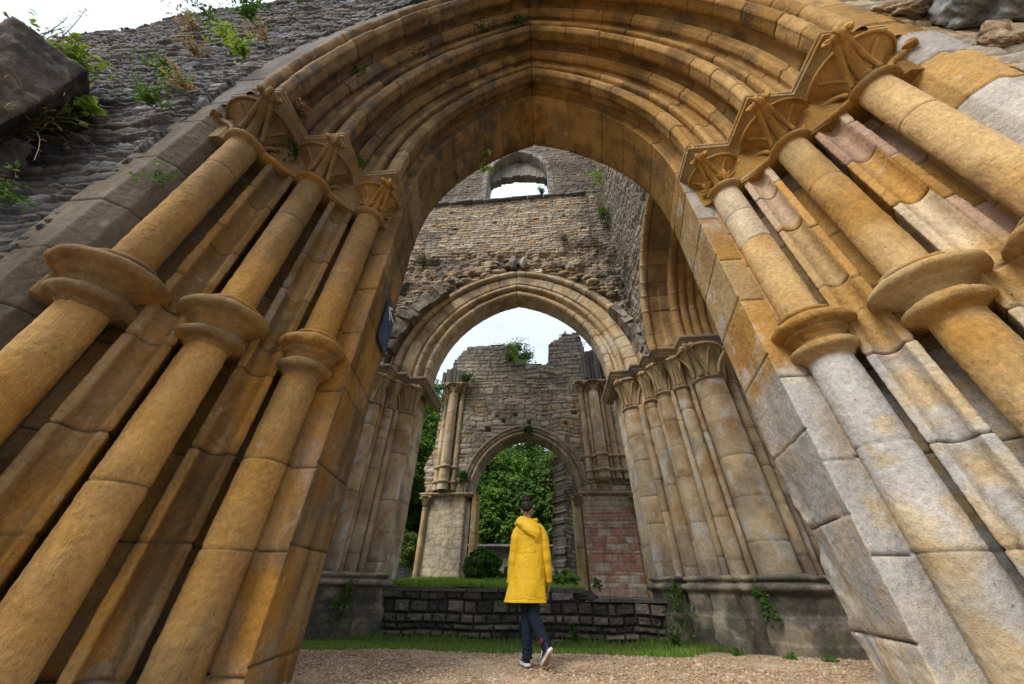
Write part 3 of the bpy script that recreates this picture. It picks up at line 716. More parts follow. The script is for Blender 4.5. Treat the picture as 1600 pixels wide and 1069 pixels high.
ABSEC = [(-.35, -.26), (-.10, -.255), (-.095, -.20), (-.06, -.185), (-.055, -.165), (-.075, -.15), (-.04, -.10), (-.01, -.085), (0, -.08), (0, -.02), (-.01, 0), (-.9, .0)]
def pier_abacus(parent, pts, s, seed, z=ZC, sec=ABSEC):
    sc, _ = resample(np.array([(-s*a, z+b) for a, b in sec]), .03); V = mitre_sweep(pts, sc); V = V+gnormals(V)*(.007*fbm(V, 6, 3, seed))[..., None]
    c = mixc(GREY*1.05, TAN*1.1, sstep(-.3, .4, fbm(V, 2, 4, seed)))
    return mesh_obj('abacus', V, gfaces(*V.shape[:2]), M_PALE, parent, c)

NZ = 4.93                                              # top of the pier shafts
def build_pier(name, loc, label, core, shafts, caps, abac, s, plinths, seed):
    t = thing(name, loc, label, 'pier', 'clustered piers under the crossing arch')
    mv = lambda p: (p[0]-.06*s-(.03 if s < 0 else 0), p[1]-.2)+tuple(p[2:])       # s: +1 right-hand pier, -1 left-hand pier
    core, shafts, caps, plinths = [[mv(p) for p in q] for q in (core, shafts, caps, plinths)]
    plan_prism('core', core, -.4, 6.04, t, seed, pier_colour, M_PALE, flip=-s)
    for k, (x, y, r) in enumerate(shafts): pier_shaft('shaft', x, y, r, .6, NZ+.03, t, seed+3*k+1)
    for k, (x, y, r, R, dirs) in enumerate(caps):
        c = capital(t, x, y, r*1.02, NZ, ZC-.24, R, dirs, TAN*1.05+np.array((.03, .02, .0)), M_PALE, seed+90+k, out=1.18)
        V = lathe([(r, NZ-.05), (r+.035, NZ-.03), (r+.05, NZ), (r+.035, NZ+.03), (r, NZ+.05)], x, y, 36, .015)
        mesh_obj('neck_ring', V, gfaces(*V.shape[:2], close_m=True), M_PALE, c, mixc(TAN*.9, CREAM*.7, sstep(-.3, .3, fbm(V, 4, 3, seed+k))))
    pier_abacus(t, abac, s, seed+70)
    for k, (x, y, r, rot) in enumerate(plinths): plinth_part('plinth', x, y, r, t, seed+110+k, rot)
    return t

sq = .7071
RS = [(2.62, 9.68, .26), (3.0, 9.16, .14), (3.24, 8.74, .18), (3.60, 8.44, .155), (4.16, 8.10, .34), (4.72, 8.22, .12), (4.98, 8.5, .15), (5.3, 8.75, .13), (2.80, 9.42, .09), (3.42, 8.60, .07), (3.84, 8.42, .07)]
pier_right = build_pier('clustered_pier', (3.4, 8.8, 0), 'clustered stone pier of many tall shafts on a dark plinth right of the person',
    [(2.45, 10.9), (2.45, 9.85), (2.95, 9.32), (3.0, 9.22), (3.22, 8.9), (3.5, 8.62), (3.9, 8.45), (4.3, 8.3), (4.75, 8.4), (5.2, 8.75), (5.6, 9.3), (5.6, 10.9)],
    RS, [(2.62, 9.68, .26, .40, [(-sq, -sq, 1.05), (sq, -sq, .95)]), (3.0, 9.16, .14, .25, [(-.5, -.8, 1.1)]), (3.24, 8.74, .18, .29, [(-sq, -sq, 1.05), (.9, -.4, .9)]),
         (3.60, 8.44, .155, .27, [(-.5, -.85, 1.05)]), (4.16, 8.10, .34, .52, [(-sq, -sq, 1.08), (sq, -sq, 1.08)]), (4.72, 8.22, .12, .24, [(.3, -1, 1.)]), (4.98, 8.5, .15, .25, [(sq, -sq, 1)])],
    [(1.99, 10.9), (1.99, 9.03), (2.52, 9.0), (2.52, 8.69), (2.77, 8.68), (2.77, 8.23), (2.93, 8.22), (2.93, 7.90), (3.53, 7.88), (3.53, 7.40), (4.55, 7.38), (4.55, 7.95), (5.5, 7.95)], 1,
    [(2.62, 9.55, .37, .4), (3.05, 9.02, .25, .7), (3.36, 8.60, .28, .6), (3.66, 8.40, .22, .3), (4.22, 8.10, .52, .05), (4.95, 8.50, .30, .5), (5.35, 8.8, .3, .4)], 500)
pier_left = build_pier('clustered_pier', (-4.6, 9, 0), 'clustered stone pier with three visible shafts, half hidden behind the left jamb',
    [(-4.15, 10.9), (-4.15, 9.8), (-4.55, 9.3), (-4.8, 8.95), (-5.2, 8.6), (-5.9, 8.5), (-5.9, 10.9)][::1],
    [(-4.27, 9.62, .26), (-4.62, 9.14, .15), (-4.92, 8.80, .20), (-5.35, 8.5, .2), (-4.46, 9.36, .08), (-4.76, 8.98, .07)],
    [(-4.27, 9.62, .26, .40, [(sq, -sq, 1.05), (-sq, -sq, .9)]), (-4.62, 9.14, .15, .26, [(.5, -.85, 1.1)]), (-4.92, 8.80, .20, .32, [(sq, -sq, 1.05), (-sq, -sq, 1)])],
    [(-3.64, 10.9), (-3.64, 9.02), (-4.18, 9.0), (-4.19, 8.73), (-4.45, 8.71), (-4.46, 8.22), (-5.6, 8.2)], -1,
    [(-4.20, 9.45, .40, .3), (-4.62, 9.02, .30, .5), (-4.95, 8.7, .34, .6), (-5.4, 8.5, .4, .3)], 560)

# arch wall over the crossing
CX2, YB2 = -.83, 9.14
cross = thing('crossing_arch_wall', (CX2, YB2, 0), 'tall ruined wall over the second pointed arch, with an empty window high up', 'wall')
def tan_rubble(u, v, P, r1, r2, m):
    f = fbm(P, .55, 4, 33); f2 = fbm(P*np.array((1, 1, 1.6)), 1.3, 4, 35)
    c = mixc(np.array((.30, .255, .19)), np.array((.58, .475, .33)), r1); c = mixc(c, np.array((.42, .27, .12)), (r2 > .86)*.8)
    c = mixc(c, np.array((.36, .20, .13)), (r2 < .06)*.7)
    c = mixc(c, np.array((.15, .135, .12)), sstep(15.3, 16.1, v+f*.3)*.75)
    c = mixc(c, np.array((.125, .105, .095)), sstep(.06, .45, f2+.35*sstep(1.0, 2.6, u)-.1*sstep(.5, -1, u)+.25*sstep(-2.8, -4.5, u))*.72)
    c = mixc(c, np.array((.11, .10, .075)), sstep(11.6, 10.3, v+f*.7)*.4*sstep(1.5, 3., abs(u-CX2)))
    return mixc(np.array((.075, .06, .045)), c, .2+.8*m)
def cross_keep(u, v):
    op = arch_open(u, v, CX2, 3.98, .3, ZC, -9)
    jag = .09*fbm(np.stack([np.floor(u*6), u*0, u*0], -1), 3, 2, 77)
    win = arch_open(u, v, -.83, 1.58, 1.3, 18.4, 15.55)
    return ~(op | win)
def cross_relief(u, v, P):
    r = -.30*sstep(15.55, 15.60, v)                                             # set back above the ledge
    band = sstep(12.1, 11.6, v+.25*fbm(P, 1.2, 3, 3))                           # torn vault core above the arch
    r = r + band*(.22*fbm(P, 2.1, 3, 41)-.10+.10*np.round(3*fbm(P, 3.3, 2, 42))/3)
    return r
holes = [(-3.9, 14.9, .2, .22, .28), (-1.85, 13.9, .17, .15, .28), (.45, 13.95, .18, .15, .28), (1.25, 14.0, .15, .17, .28), (-3.6, 13.6, .26, .12, .2), (2.0, 13.1, .22, .12, .2), (1.6, 16.4, .16, .14, .3)]
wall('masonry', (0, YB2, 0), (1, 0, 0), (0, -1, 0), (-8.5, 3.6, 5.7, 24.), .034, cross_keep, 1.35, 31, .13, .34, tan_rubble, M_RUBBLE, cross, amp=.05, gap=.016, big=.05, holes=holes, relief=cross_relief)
# projecting ledge under the window
mb = MB(); rl = random.Random(4); x = -5.6
while x < 1.9:
    w = rl.uniform(.35, .8); mb.box((x+w/2, YB2-.03, 15.55+rl.uniform(-.02, .02)), (w-.012, .34+rl.uniform(-.05, .04), .10), GREY*rl.uniform(.5, .8), 0, .015, np.random.default_rng(int(x*100+900))); x += w
mb.build('ledge', M_DARK, cross)
# window dressings: jamb stones each side and the splayed head
V_, W_, D_, B_, s_ = arch_sweep([(1.58, YB2+1.2), (1.56, YB2-.02+.3), (1.60, YB2+.26), (1.84, YB2+.26), (1.86, YB2+.40)], [1.3]*5, [0, 0, 1, 1], .35, 640, 18.4, -.83, .05, .05)
mesh_obj('window_head', W_, gfaces(*W_.shape[:2]), M_PALE, cross, mixc(GREY*.9, GREY*1.5, hsh(B_, 0, 0, 8)))
for sx in (-1, 1):
    pj = [(-.83+sx*a, b) for a, b in [(1.56, YB2+1.2), (1.56, YB2+.30), (1.60, YB2+.26), (1.84, YB2+.26), (1.86, YB2+.40)]]
    plan_prism('window_jamb', pj, 15.6, 18.4, cross, 642+sx, lambda V, s: mixc(GREY*.9, GREY*1.5, sstep(-.3, .3, fbm(V, 3, 3, s))), M_PALE, jl=(.3, .5), flip=-sx)
# broken inner window lintel stones that give the ragged lower edge of the head
mb = MB(); rl = random.Random(9)
for k in range(15):
    x = -.83-1.52+3.04*k/14; zz = 18.75+.55*(1-((x+.83)/1.56)**2)
    mb.box((x, YB2+1.0, zz+.65+rl.uniform(-.07, .07)), (.235, .42, 1.3), GREY*rl.uniform(.6, 1.1), 0, .05, np.random.default_rng(k))
mb.build('window_lintel', M_DARK, cross, smooth=False)

def arch_colour(V, B, sec, D, seed, warm=0.):
    f1 = fbm(V, 1.0, 4, seed); f2 = fbm(V, 4, 4, seed+1); rnd = hsh(B, np.broadcast_to(sec, B.shape), 0, seed)
    c = mixc(TAN*1.35, CREAM*1.15, sstep(-.3, .5, f1+rnd*.3-.1)); c = mixc(c, np.array((.36, .22, .09)), sstep(.0, .5, f2+warm)*.6)
    c = mixc(c, np.array((.52, .50, .45)), sstep(.2, .5, fbm(V, 3, 4, seed+2))*.5)
    c = mixc(c, GREY*.75, sstep(.1, .5, fbm(V, 2.2, 4, seed+3)+.25*sstep(8.5, 10, V[..., 2]))*.5)
    return mixc(c*(.88+.24*rnd)[..., None], SOOT*1.5, np.exp(-(D/.008)**2)*.6)
A2 = [(3.1, 10.15), (2.92, 10.1), (2.86, 9.75), (2.84, 9.45)] + arc_pts((2.94, 9.34), .11, 165, 300, 10) + [(3.08, 9.36), (3.13, 9.32)] + arc_pts((3.24, 9.20), .09, 170, 310, 8) + [(3.35, 9.24), (3.40, 9.13), (3.74, 9.07), (3.78, 9.20), (3.84, 9.22)] + arc_pts((3.96, 9.06), .115, 170, 310, 10) + [(4.08, 9.10), (4.16, 9.03), (4.20, 9.35)]
E2 = [.80]*4+[.76]*10+[.72]*2+[.68]*8+[.66, .64, .54, .52, .50]+[.48]*10+[.46, .45, .45]
S2 = [0]*3+[1]*12+[2]*9+[3]*3+[4]*(len(A2)-1-27)
V, W, D, B, sec = arch_sweep(A2, E2, S2, .42, 650, ZC, CX2, .025, .03, jw=1.5)
mesh_obj('arch_moulding', W, gfaces(*W.shape[:2]), M_PALE, cross, arch_colour(V, B, sec, D, 655))
# stumps of the lost vault ribs left and right of the arch, carved keystone stumps above
def rib(pts, w, d, name, seed):
    mb = MB(); p = np.asarray(pts, float); q, _ = resample(p, .05); n = len(q); T = np.gradient(q, axis=0); T /= np.linalg.norm(T, axis=1, keepdims=True)
    out = np.array((0, -1., 0)); S = np.cross(T, out); sec = [(-w/2, -.4), (-w/2, d*.7), (-w*.3, d), (w*.3, d), (w/2, d*.7), (w/2, -.4)]
    V = np.stack([q+S*a+out*b for a, b in sec], 1); V2 = np.zeros((n, (len(sec)-1)*5+1, 3)); xs = np.linspace(0, len(sec)-1, V2.shape[1])
    for k, xv in enumerate(xs): i = min(int(xv), len(sec)-2); V2[:, k] = V[:, i]*(1-(xv-i))+V[:, i+1]*(xv-i)
    V2 += gnormals(V2)*(.035*fbm(V2, 3.5, 3, seed)+.02*fbm(V2, 11, 3, seed))[..., None]
    mb.grid(V2, mixc(np.array((.13, .12, .10)), np.array((.27, .23, .165)), sstep(-.3, .4, fbm(V2, 2.4, 4, seed)))); return mb.build(name, M_DARK, cross)
def springer(name, c0, r0, a0, a1, n, size, y, seed, base):
    """row of torn vault stones following a lost arc"""
    mb = MB(); rr = random.Random(seed); g = np.random.default_rng(seed)
    for k in range(n):
        a = math.radians(a0+(a1-a0)*k/(n-1)); w, h, d = size
        q = np.array([(xx, yy, zz) for xx in (-.5, .5) for yy in (-.5, .5) for zz in (-.5, .5)])*np.array((w*rr.uniform(.8, 1.1), d*rr.uniform(.75, 1.2), h*.98))+(g.random((8, 3))-.5)*.09
        R = np.stack([q[:, 0]*math.cos(a)-q[:, 2]*math.sin(a), q[:, 1], q[:, 0]*math.sin(a)+q[:, 2]*math.cos(a)], 1)+np.array((c0[0]+r0*math.cos(a), y, c0[1]+r0*math.sin(a)))
        F = np.array([(0, 1, 3, 2), (4, 6, 7, 5), (0, 4, 5, 1), (2, 3, 7, 6), (0, 2, 6, 4), (1, 5, 7, 3)]); u = np.linspace(0, 1, 9)
        for f in F:
            A, B_, C_, D_ = R[f]; G = ((1-u)[:, None, None]*(1-u)[None, :, None]*A+(1-u)[:, None, None]*u[None, :, None]*B_+u[:, None, None]*u[None, :, None]*C_+u[:, None, None]*(1-u)[None, :, None]*D_)
            cen = R.mean(0); G = cen+(G-cen)*(1+.22*fbm(G, 3.5, 3, seed))[..., None]; mb.grid(G, mixc(np.asarray(base)*.6, np.asarray(base)*1.5, np.full(G.shape[:2], rr.random())*.6+.4*sstep(-.3, .3, fbm(G, 5, 3, seed+k))))
    mb.build(name, M_RUBBLE, cross)
springer('rib_stump', (CX2, ZC-.1), 4.42, 175, 128, 15, (.55, .27, .62), 8.98, 71, (.17, .145, .11))
springer('rib_stump', (CX2, ZC-.1), 4.0, 4, 34, 9, (.26, .29, .5), 8.88, 72, (.24, .215, .175))
mb = MB()
rock(mb, (-.95, 8.92, 10.95), .22, (.7, .9, 1.5), 81, (.25, .23, .20), .3, 16); rock(mb, (-.55, 8.92, 10.9), .20, (.7, .9, 1.4), 82, (.34, .32, .28), .3, 16)
rng_ = random.Random(12)
for k in range(60):
    x = rng_.uniform(-4.6, 2.7); dx = abs(x-CX2); zt = ZC+math.sqrt(max((4.2+.3)**2-(dx+.3)**2, 0))
    z = zt+rng_.uniform(.02, .75)*(1 if x > -3 else 1.2)
    c = np.array((.30, .22, .13))*rng_.uniform(.45, 1.2) if x > -2.8 else np.array((.13, .12, .10))*rng_.uniform(.6, 1.6)
    rock(mb, (x, YB2-.02, z), rng_.uniform(.08, .19), (1.5, .8, .7), 700+k, c, .35, 9)
mb.build('torn_masonry', M_RUBBLE, cross)

# side wall of the crossing with its own arch, seen at a glancing angle on the right
flank = thing('side_arch_wall', (3.1, 6, 0), 'rubble side wall at right angles to the second arch with its own moulded arch', 'wall')
def grey_rubble(u, v, P, r1, r2, m):
    c = mixc(np.array((.17, .15, .125)), np.array((.34, .29, .22)), r1); c = mixc(c, np.array((.11, .10, .09)), sstep(-.1, .4, fbm(P, 1.1, 4, 51))*.6)
    return mixc(np.array((.09, .075, .06)), c, .3+.7*m)
wall('masonry', (3.10, 0, 0), (0, 1, 0), (-1, 0, 0), (4.0, 9.1, 6.0, 22.), .04, lambda u, v: ~arch_open(u, v, 5.2, 2.82, .3, ZC, -9), 1.2, 52, .15, .36, grey_rubble, M_RUBBLE, flank, amp=.055, gap=.02, big=.07)
def flank_map(W): return np.stack([W[..., 1], W[..., 0], W[..., 2]], -1)
def flank_order(L, k):
    V, W, D, B, sec = arch_sweep(L, [.3]*len(L), [0]*(len(L)-1), .42, 670+k, ZC, 5.2, .025, .03, halves=(1,), jw=1.5, ref=(0, 0, 3.))
    W = flank_map(W); V = flank_map(V); mesh_obj('arch_moulding', W, gfaces(*W.shape[:2]), M_DRESSED, flank, mixc(arch_colour(V, B, sec, D, 675+k, .3), OCHRE*.95, .35+.35*min(k, 1)+0*D))
flank_order([(2.92, 3.05), (2.90, 2.93), (2.84, 2.92)] + arc_pts((2.77, 3.02), .10, 100, 290, 10) + [(2.74, 3.16), (2.74, 3.36), (2.68, 3.40), (2.66, 3.62), (2.30, 3.64)], 0)
for k in range(5):
    R0, X0 = 2.33-.012*k, 3.56+.22*k
    flank_order([(R0+.10, X0-.02)] + arc_pts((R0, X0+.08), .095, 110, 300, 10) + [(R0-.03, X0+.20), (R0-.0, X0+.23)], k+1)
# ------------------------------------------------------------------ third arch, far down the ruin
CX3, Y3 = -1.0, 16.5
far = thing('far_arch_wall', (CX3, Y3, 0), 'farthest broken wall with a pointed doorway, slender engaged shafts and a red brick patch', 'wall')
t3 = np.array([(-6.2, 4.2), (-6.0, 5.0), (-5.95, 5.6), (-5.5, 6.3), (-5.52, 8.0), (-5.62, 9.9), (-5.25, 10.6), (-5.0, 11.5), (-4.5, 12.2), (-4.2, 12.45), (-2.12, 12.42), (-1.98, 11.5), (-1.85, 11.08), (.42, 11.02), (.46, 12.25), (1.0, 12.75), (1.6, 13.2), (2.3, 13.05), (2.5, 11.9), (3.9, 11.6), (4.3, 10.5)])
t3u = np.maximum.accumulate(t3[:, 0]+np.arange(len(t3))*1e-4)
def far_keep(u, v):
    q = np.stack([np.floor(u*3.2), np.floor(v*5), u*0], -1); j = .30*fbm(q, 1.3, 2, 15)
    tp = np.interp(u, t3u, t3[:, 1])+j
    lf = np.interp(v, [0, 4.1, 5.4, 6.3, 8.0, 9.9], [-5.3, -5.6, -5.85, -5.5, -5.5, -5.6])+j*.5
    return (v < tp) & (u > lf) & ~arch_open(u, v, CX3, 2.72, .3, 4.15, .0)
def far_col(u, v, P, r1, r2, m):
    f = fbm(P, .35, 4, 61); f2 = fbm(P, 1.0, 4, 63)
    c = mixc(np.array((.32, .285, .225)), np.array((.58, .50, .38)), r1); c = mixc(c, np.array((.48, .34, .18)), ((r2 > .8)*.8)*sstep(9.8, 8.6, v))
    c = mixc(c, np.array((.20, .19, .18)), sstep(9.6, 11.2, v+f*2.4)*.65); c = mixc(c, np.array((.13, .12, .11)), sstep(.1, .45, f2)*.55)
    lo = sstep(4.3, 4.1, v); ash = mixc(np.array((.52, .43, .29)), np.array((.62, .53, .38)), r1); ash = mixc(ash, np.array((.33, .30, .25)), sstep(.0, .5, f2)*.6)
    c = mixc(c, ash, lo); return mixc(np.array((.09, .08, .06)), c, (.3+.7*m)*(1-lo)+lo*(.62+.38*m))
h3 = [(-2.83, 7.2, .26, .22, .4), (-2.09, 7.6, .17, .17, .4), (-.77, 7.56, .17, .17, .4), (1.1, 7.45, .15, .2, .4), (.04, 8.15, .24, .14, .2), (1.56, 7.98, .26, .17, .3), (-1.45, 7.9, .24, .1, .1), (-2.4, 7.9, .2, .1, .12)]
wall('masonry', (0, Y3, 0), (1, 0, 0), (0, -1, 0), (-6.3, 4.4, -.3, 13.8), .055, far_keep, 1.25, 64, .23, .44, far_col, M_FAR, far, amp=.05, gap=.02, big=.05, warp=.5, ampf=lambda u, v: 1-.8*sstep(4.3, 4.1, v), holes=h3,
     relief=lambda u, v, P: -.02*sstep(4.3, 4.1, v))
A3 = [(2.9, Y3+1.2), (2.50, Y3+1.18), (2.46, Y3+.5), (2.45, Y3+.12)] + arc_pts((2.54, Y3+.02), .09, 165, 310, 7) + [(2.66, Y3+.05), (2.70, Y3-.03), (2.80, Y3-.05)] + arc_pts((2.90, Y3-.03), .08, 170, 320, 7) + [(3.0, Y3+.1)]
V, W, D, B, sec = arch_sweep(A3, [.32]*len(A3), [0]*(len(A3)-1), .45, 690, 4.15, CX3, .045, .05, jw=2.0)
mesh_obj('arch_moulding', W, gfaces(*W.shape[:2]), M_FAR, far, mixc(arch_colour(V, B, sec, D, 692), GREY*.9, .35+0*D))
def far_stone(V, seed): return mixc(mixc(TAN*1.5, CREAM*1.25, sstep(-.3, .4, fbm(V, 1.2, 4, seed))), GREY, sstep(.1, .5, fbm(V, 2, 4, seed+1))*.5)
def warm_stone(V, seed): return mixc(np.array((.40, .27, .12)), CREAM, sstep(-.2, .5, fbm(V, 1.2, 4, seed)))
def far_band(x0, x1, z, d, name):
    pts = [(x0, Y3+.3), (x0, Y3-d), (x1, Y3-d), (x1, Y3+.3)]
    V = mitre_sweep(pts, resample(np.array([(-(-.25), z), (-.02, z+.01), (-.06, z+.05), (-.09, z+.07), (-.09, z+.13), (.0, z+.16), (.25, z+.17)]), .03)[0])
    V = V+gnormals(V)*(.01*fbm(V, 4, 3, 9))[..., None]; mesh_obj(name, V, gfaces(*V.shape[:2]), M_FAR, far, far_stone(V, 5)*.85)
far_band(-5.75, -3.45, 4.06, .08, 'string_course'); far_band(1.42, 3.85, 4.06, .08, 'string_course')
# engaged shafts on both sides of the upper wall
def far_cluster(xs, zb, zt, seed):
    for k, (x, r, off) in enumerate(xs):
        pier_shaft('engaged_shaft', x, Y3-off, r, zb, zt, far, seed+k, far_stone, .06, 20, (.6, 1.0), M_FAR)
        capital(far, x, Y3-off, r*1.05, zt-.05, zt+.42, r*1.75, [(.7, -.7, 1), (-.7, -.7, 1)], TAN*1.1, M_FAR, seed+20+k, out=1.15)
        for zz in (zb+.35, zb+1.02):
            V = lathe([(r, zz-.08), (r+.06, zz-.05), (r+.08, zz), (r+.06, zz+.05), (r, zz+.08)], x, Y3-off, 20, .03)
            mesh_obj('shaft_ring', V, gfaces(*V.shape[:2], close_m=True), M_FAR, far, far_stone(V, 3)*.8)
far_cluster([(-5.15, .13, .08), (-4.78, .24, .22), (-4.35, .12, .08)], 4.3, 9.25, 800)
far_cluster([(2.0, .13, .06), (2.28, .09, .04), (2.62, .26, .20), (3.02, .10, .05), (3.28, .13, .08), (3.6, .12, .05)], 4.75, 9.15, 820)
V = lathe([(.02, 4.62), (.16, 4.66), (.27, 4.82), (.27, 4.9)], 2.62, Y3-.2, 20, .03); mesh_obj('corbel', V, gfaces(*V.shape[:2], close_m=True), M_FAR, far, far_stone(V, 3))
far_band(-5.42, -4.1, 9.66, .34, 'abacus'); far_band(1.82, 3.85, 9.56, .34, 'abacus')
# lower dressings: jamb shafts of the doorway
plan_prism('jamb', [(-3.42, Y3+.1), (-3.36, Y3-.06), (-3.18, Y3-.06), (-3.12, Y3-.02), (-3.10, Y3+.5)], .3, 4.1, far, 840, lambda V, s: mixc(np.array((.40, .25, .09)), CREAM*.9, sstep(-.1, .5, fbm(V, 1, 3, s))), M_FAR, .05, .06, (.5, .8), -1)
plan_prism('jamb', [(1.10, Y3+.6), (1.12, Y3+.02), (1.18, Y3-.07), (1.42, Y3-.07), (1.48, Y3+.1)], .2, 4.1, far, 841, lambda V, s: warm_stone(V, s), M_FAR, .05, .06, (.5, .8), -1)
pier_shaft('engaged_shaft', -5.5, Y3-.05, .12, .3, 3.6, far, 845, warm_stone, .06, 16, (.6, 1.), M_FAR)
pier_shaft('engaged_shaft', 3.78, Y3-.08, .13, .3, 4.05, far, 846, lambda V, s: warm_stone(V, s), .06, 16, (.6, 1.), M_FAR)
for x in (-5.5, 1.3, 3.78): capital(far, x, Y3-.05, .12, 3.66, 4.07, .24, [(.7, -.7, 1), (-.7, -.7, 1)], TAN*1.1, M_FAR, 850+int(x*10), out=1.1)
def brick_col(u, v, P, r1, r2, m):
    red = mixc(np.array((.50, .23, .165)), np.array((.66, .40, .30)), r1); f = fbm(P, 1.5, 4, 91)
    pale = mixc(np.array((.60, .48, .34)), np.array((.66, .55, .42)), r2)
    isred = ((r2 < .82) & (v < 2.9+f*.5)) | ((v > 3.05) & (v < 3.5+f*.3) & (r1 > .3)); c = np.where(isred[..., None], red, pale)
    c = mixc(c, np.array((.50, .42, .36)), sstep(.12, .5, fbm(P, 2.6, 4, 92))*.6); c = mixc(c, np.array((.48, .43, .37)), sstep(.85, .45, v+f*.25)*.7)
    return mixc(np.array((.42, .33, .26)), c, .35+.65*m)
wall('brick_patch', (0, Y3-.045, 0), (1, 0, 0), (0, -1, 0), (1.5, 3.62, .2, 4.02), .035, lambda u, v: u > -99, .1, 93, .20, .46, brick_col, M_FAR, far, amp=.022, gap=.016, big=.015, back=False, warp=.02)
# ragged stub of a wall behind the doorway
wall('wall_stub', (0, 17.75, 0), (.8, .6, 0), (.6, -.8, 0), (.55, 2.6, -.2, 6.6), .05, lambda u, v: (u > .75+.14*v*.55+.18*fbm(np.stack([v*0, np.floor(v*4), v*0], -1), 1.7, 2, 6)), .9, 95, .17, .4, lambda u, v, P, a, b_, m: np.clip(grey_rubble(u, v, P, a, b_, m)*1.6, 0, .6), M_FAR, far, amp=.07, gap=.03, big=.14, warp=.4)
# remains of the vault springing above the right-hand shafts
mb = MB(); rr = random.Random(3)
for k in range(9):
    x = 2.35+k*.19; mb.box((x, Y3-.16+rr.uniform(-.08, .05), 10.6+rr.uniform(-.1, .1)), (.15, .5, 1.75+rr.uniform(-.25, .25)), np.array((.10, .098, .09))*rr.uniform(.7, 1.5), rr.uniform(-.1, .1), .05, np.random.default_rng(k))
for k in range(6):
    x = -5.45+k*.2; mb.box((x, Y3-.1, 10.2+rr.uniform(-.1, .1)), (.16, .4, .8+rr.uniform(-.2, .2)), np.array((.11, .105, .095))*rr.uniform(.7, 1.5), rr.uniform(-.1, .1), .05, np.random.default_rng(k+20))
mb.build('vault_springing', M_FAR, far, smooth=False)

# ------------------------------------------------------------------ low walls
low = thing('low_stone_wall', (-1, 9.0, 0), 'low dark mossy wall of big rough blocks behind the person', 'wall')
def low_col(u, v, P, r1, r2, m):
    c = mixc(np.array((.065, .060, .053)), np.array((.26, .225, .185)), r1**1.3); c = mixc(c, np.array((.06, .065, .03)), sstep(.1, .5, fbm(P, 2.2, 4, 5))*.6)
    c = mixc(c, np.array((.26, .24, .22)), sstep(.35, .6, fbm(P, 5, 4, 6))*.6); return mixc(np.array((.040, .036, .030)), c, .2+.8*m)
wall('blocks', (0, 9.12, 0), (1, 0, 0), (0, -1, 0), (-4.3, 2.3, -.35, .64), .013, lambda u, v: v < np.where(u < .42, .62, .47), .5, 97, .19, .30, low_col, M_DARK, low, amp=.07, gap=.020, big=.06, warp=.12)
mb = MB(); rr = random.Random(8); x = -4.3
while x < 2.2:
    w = rr.uniform(.45, 1.0); z = .645 if x+w*.5 < .42 else .50
    rock_n = np.random.default_rng(int(1000+x*50)); V = []
    g = [(x+.01, 9.02), (x+w-.01, 9.02), (x+w-.01, 9.6), (x+.01, 9.6)]
    prism_n = np.array(g)+(rock_n.random((4, 2))-.5)*.04; prism(mb, prism_n, z-.02, z+.04+rr.uniform(-.01, .015), np.array((.12, .11, .095))*rr.uniform(.7, 1.4)); x += w
rock(mb, (.62, 9.15, .56), .17, (1.6, .9, .8), 33, (.07, .065, .055), .4, 20); rock(mb, (.28, 9.15, .66), .13, (1.8, .9, .5), 34, (.08, .075, .065), .4, 18)
mb.build('capping', M_DARK, low, smooth=False)
bound = thing('boundary_wall', (-2, 26, 0), 'long grey boundary wall in front of the trees', 'wall')
def bcol(u, v, P, r1, r2, m): return mixc(np.array((.07, .068, .06)), mixc(np.array((.17, .165, .15)), np.array((.30, .285, .25)), r1), .3+.7*m)
wall('masonry', (0, 26, 0), (1, 0, 0), (0, -1, 0), (-18, 12, .4, 2.9), .07, lambda u, v: u > -99, .5, 98, .17, .45, bcol, M_FAR, bound, amp=.05, gap=.03, warp=.1)
mb = MB()
for k in range(30): mb.box((-17.5+k, 25.75, 2.94), (.985, .75, .12), np.array((.21, .20, .175))*random.Random(k).uniform(.8, 1.1), 0, .02, np.random.default_rng(k))
mb.build('coping', M_FAR, bound, smooth=False)
chap = thing('chapel_wall', (8, 11.6, 0), 'patch of brown rubble wall seen through the gap beside the right pier', 'wall')
wall('masonry', (0, 11.8, 0), (1, 0, 0), (0, -1, 0), (5.2, 13, -.3, 13), .05, lambda u, v: u > -99, .5, 99, .15, .36, lambda u, v, P, a, b, m: mixc(np.array((.06, .05, .04)), mixc(np.array((.13, .10, .07)), np.array((.27, .20, .13)), a), .2+.8*m), M_RUBBLE, chap, amp=.06, gap=.02)

# ------------------------------------------------------------------ sign, fallen blocks
sg = thing('wall_sign', (-2.36, 3.77, 3.8), 'dark blue direction sign with a white arrow on the left jamb', 'sign')
SD = np.array((-.2, .98, 0.)); SD /= np.linalg.norm(SD); SN = np.array((.98, .2, 0)); SN /= np.linalg.norm(SN); S0 = np.array((-2.318, 3.55, 0))+SN*.03
def spt(u, v, o=0.): return S0+SD*u+np.array((0, 0, 1.))*v+SN*o
mb = MB(); q = [spt(0, 3.44), spt(.45, 3.44), spt(.45, 4.16), spt(0, 4.16)]; f = [p+SN*.022 for p in q]
mb.add(q+f, [(4, 5, 6, 7), (0, 3, 2, 1), (0, 1, 5, 4), (1, 2, 6, 5), (2, 3, 7, 6), (3, 0, 4, 7)])
M_SIGN = mat_plain('sign_enamel', (.030, .056, .100), .7, .12, 6, spec=.15); M_WHITE = mat_plain('sign_white', (.62, .64, .66), .5, .06, 8)
mb.build('panel', M_SIGN, sg, smooth=False)
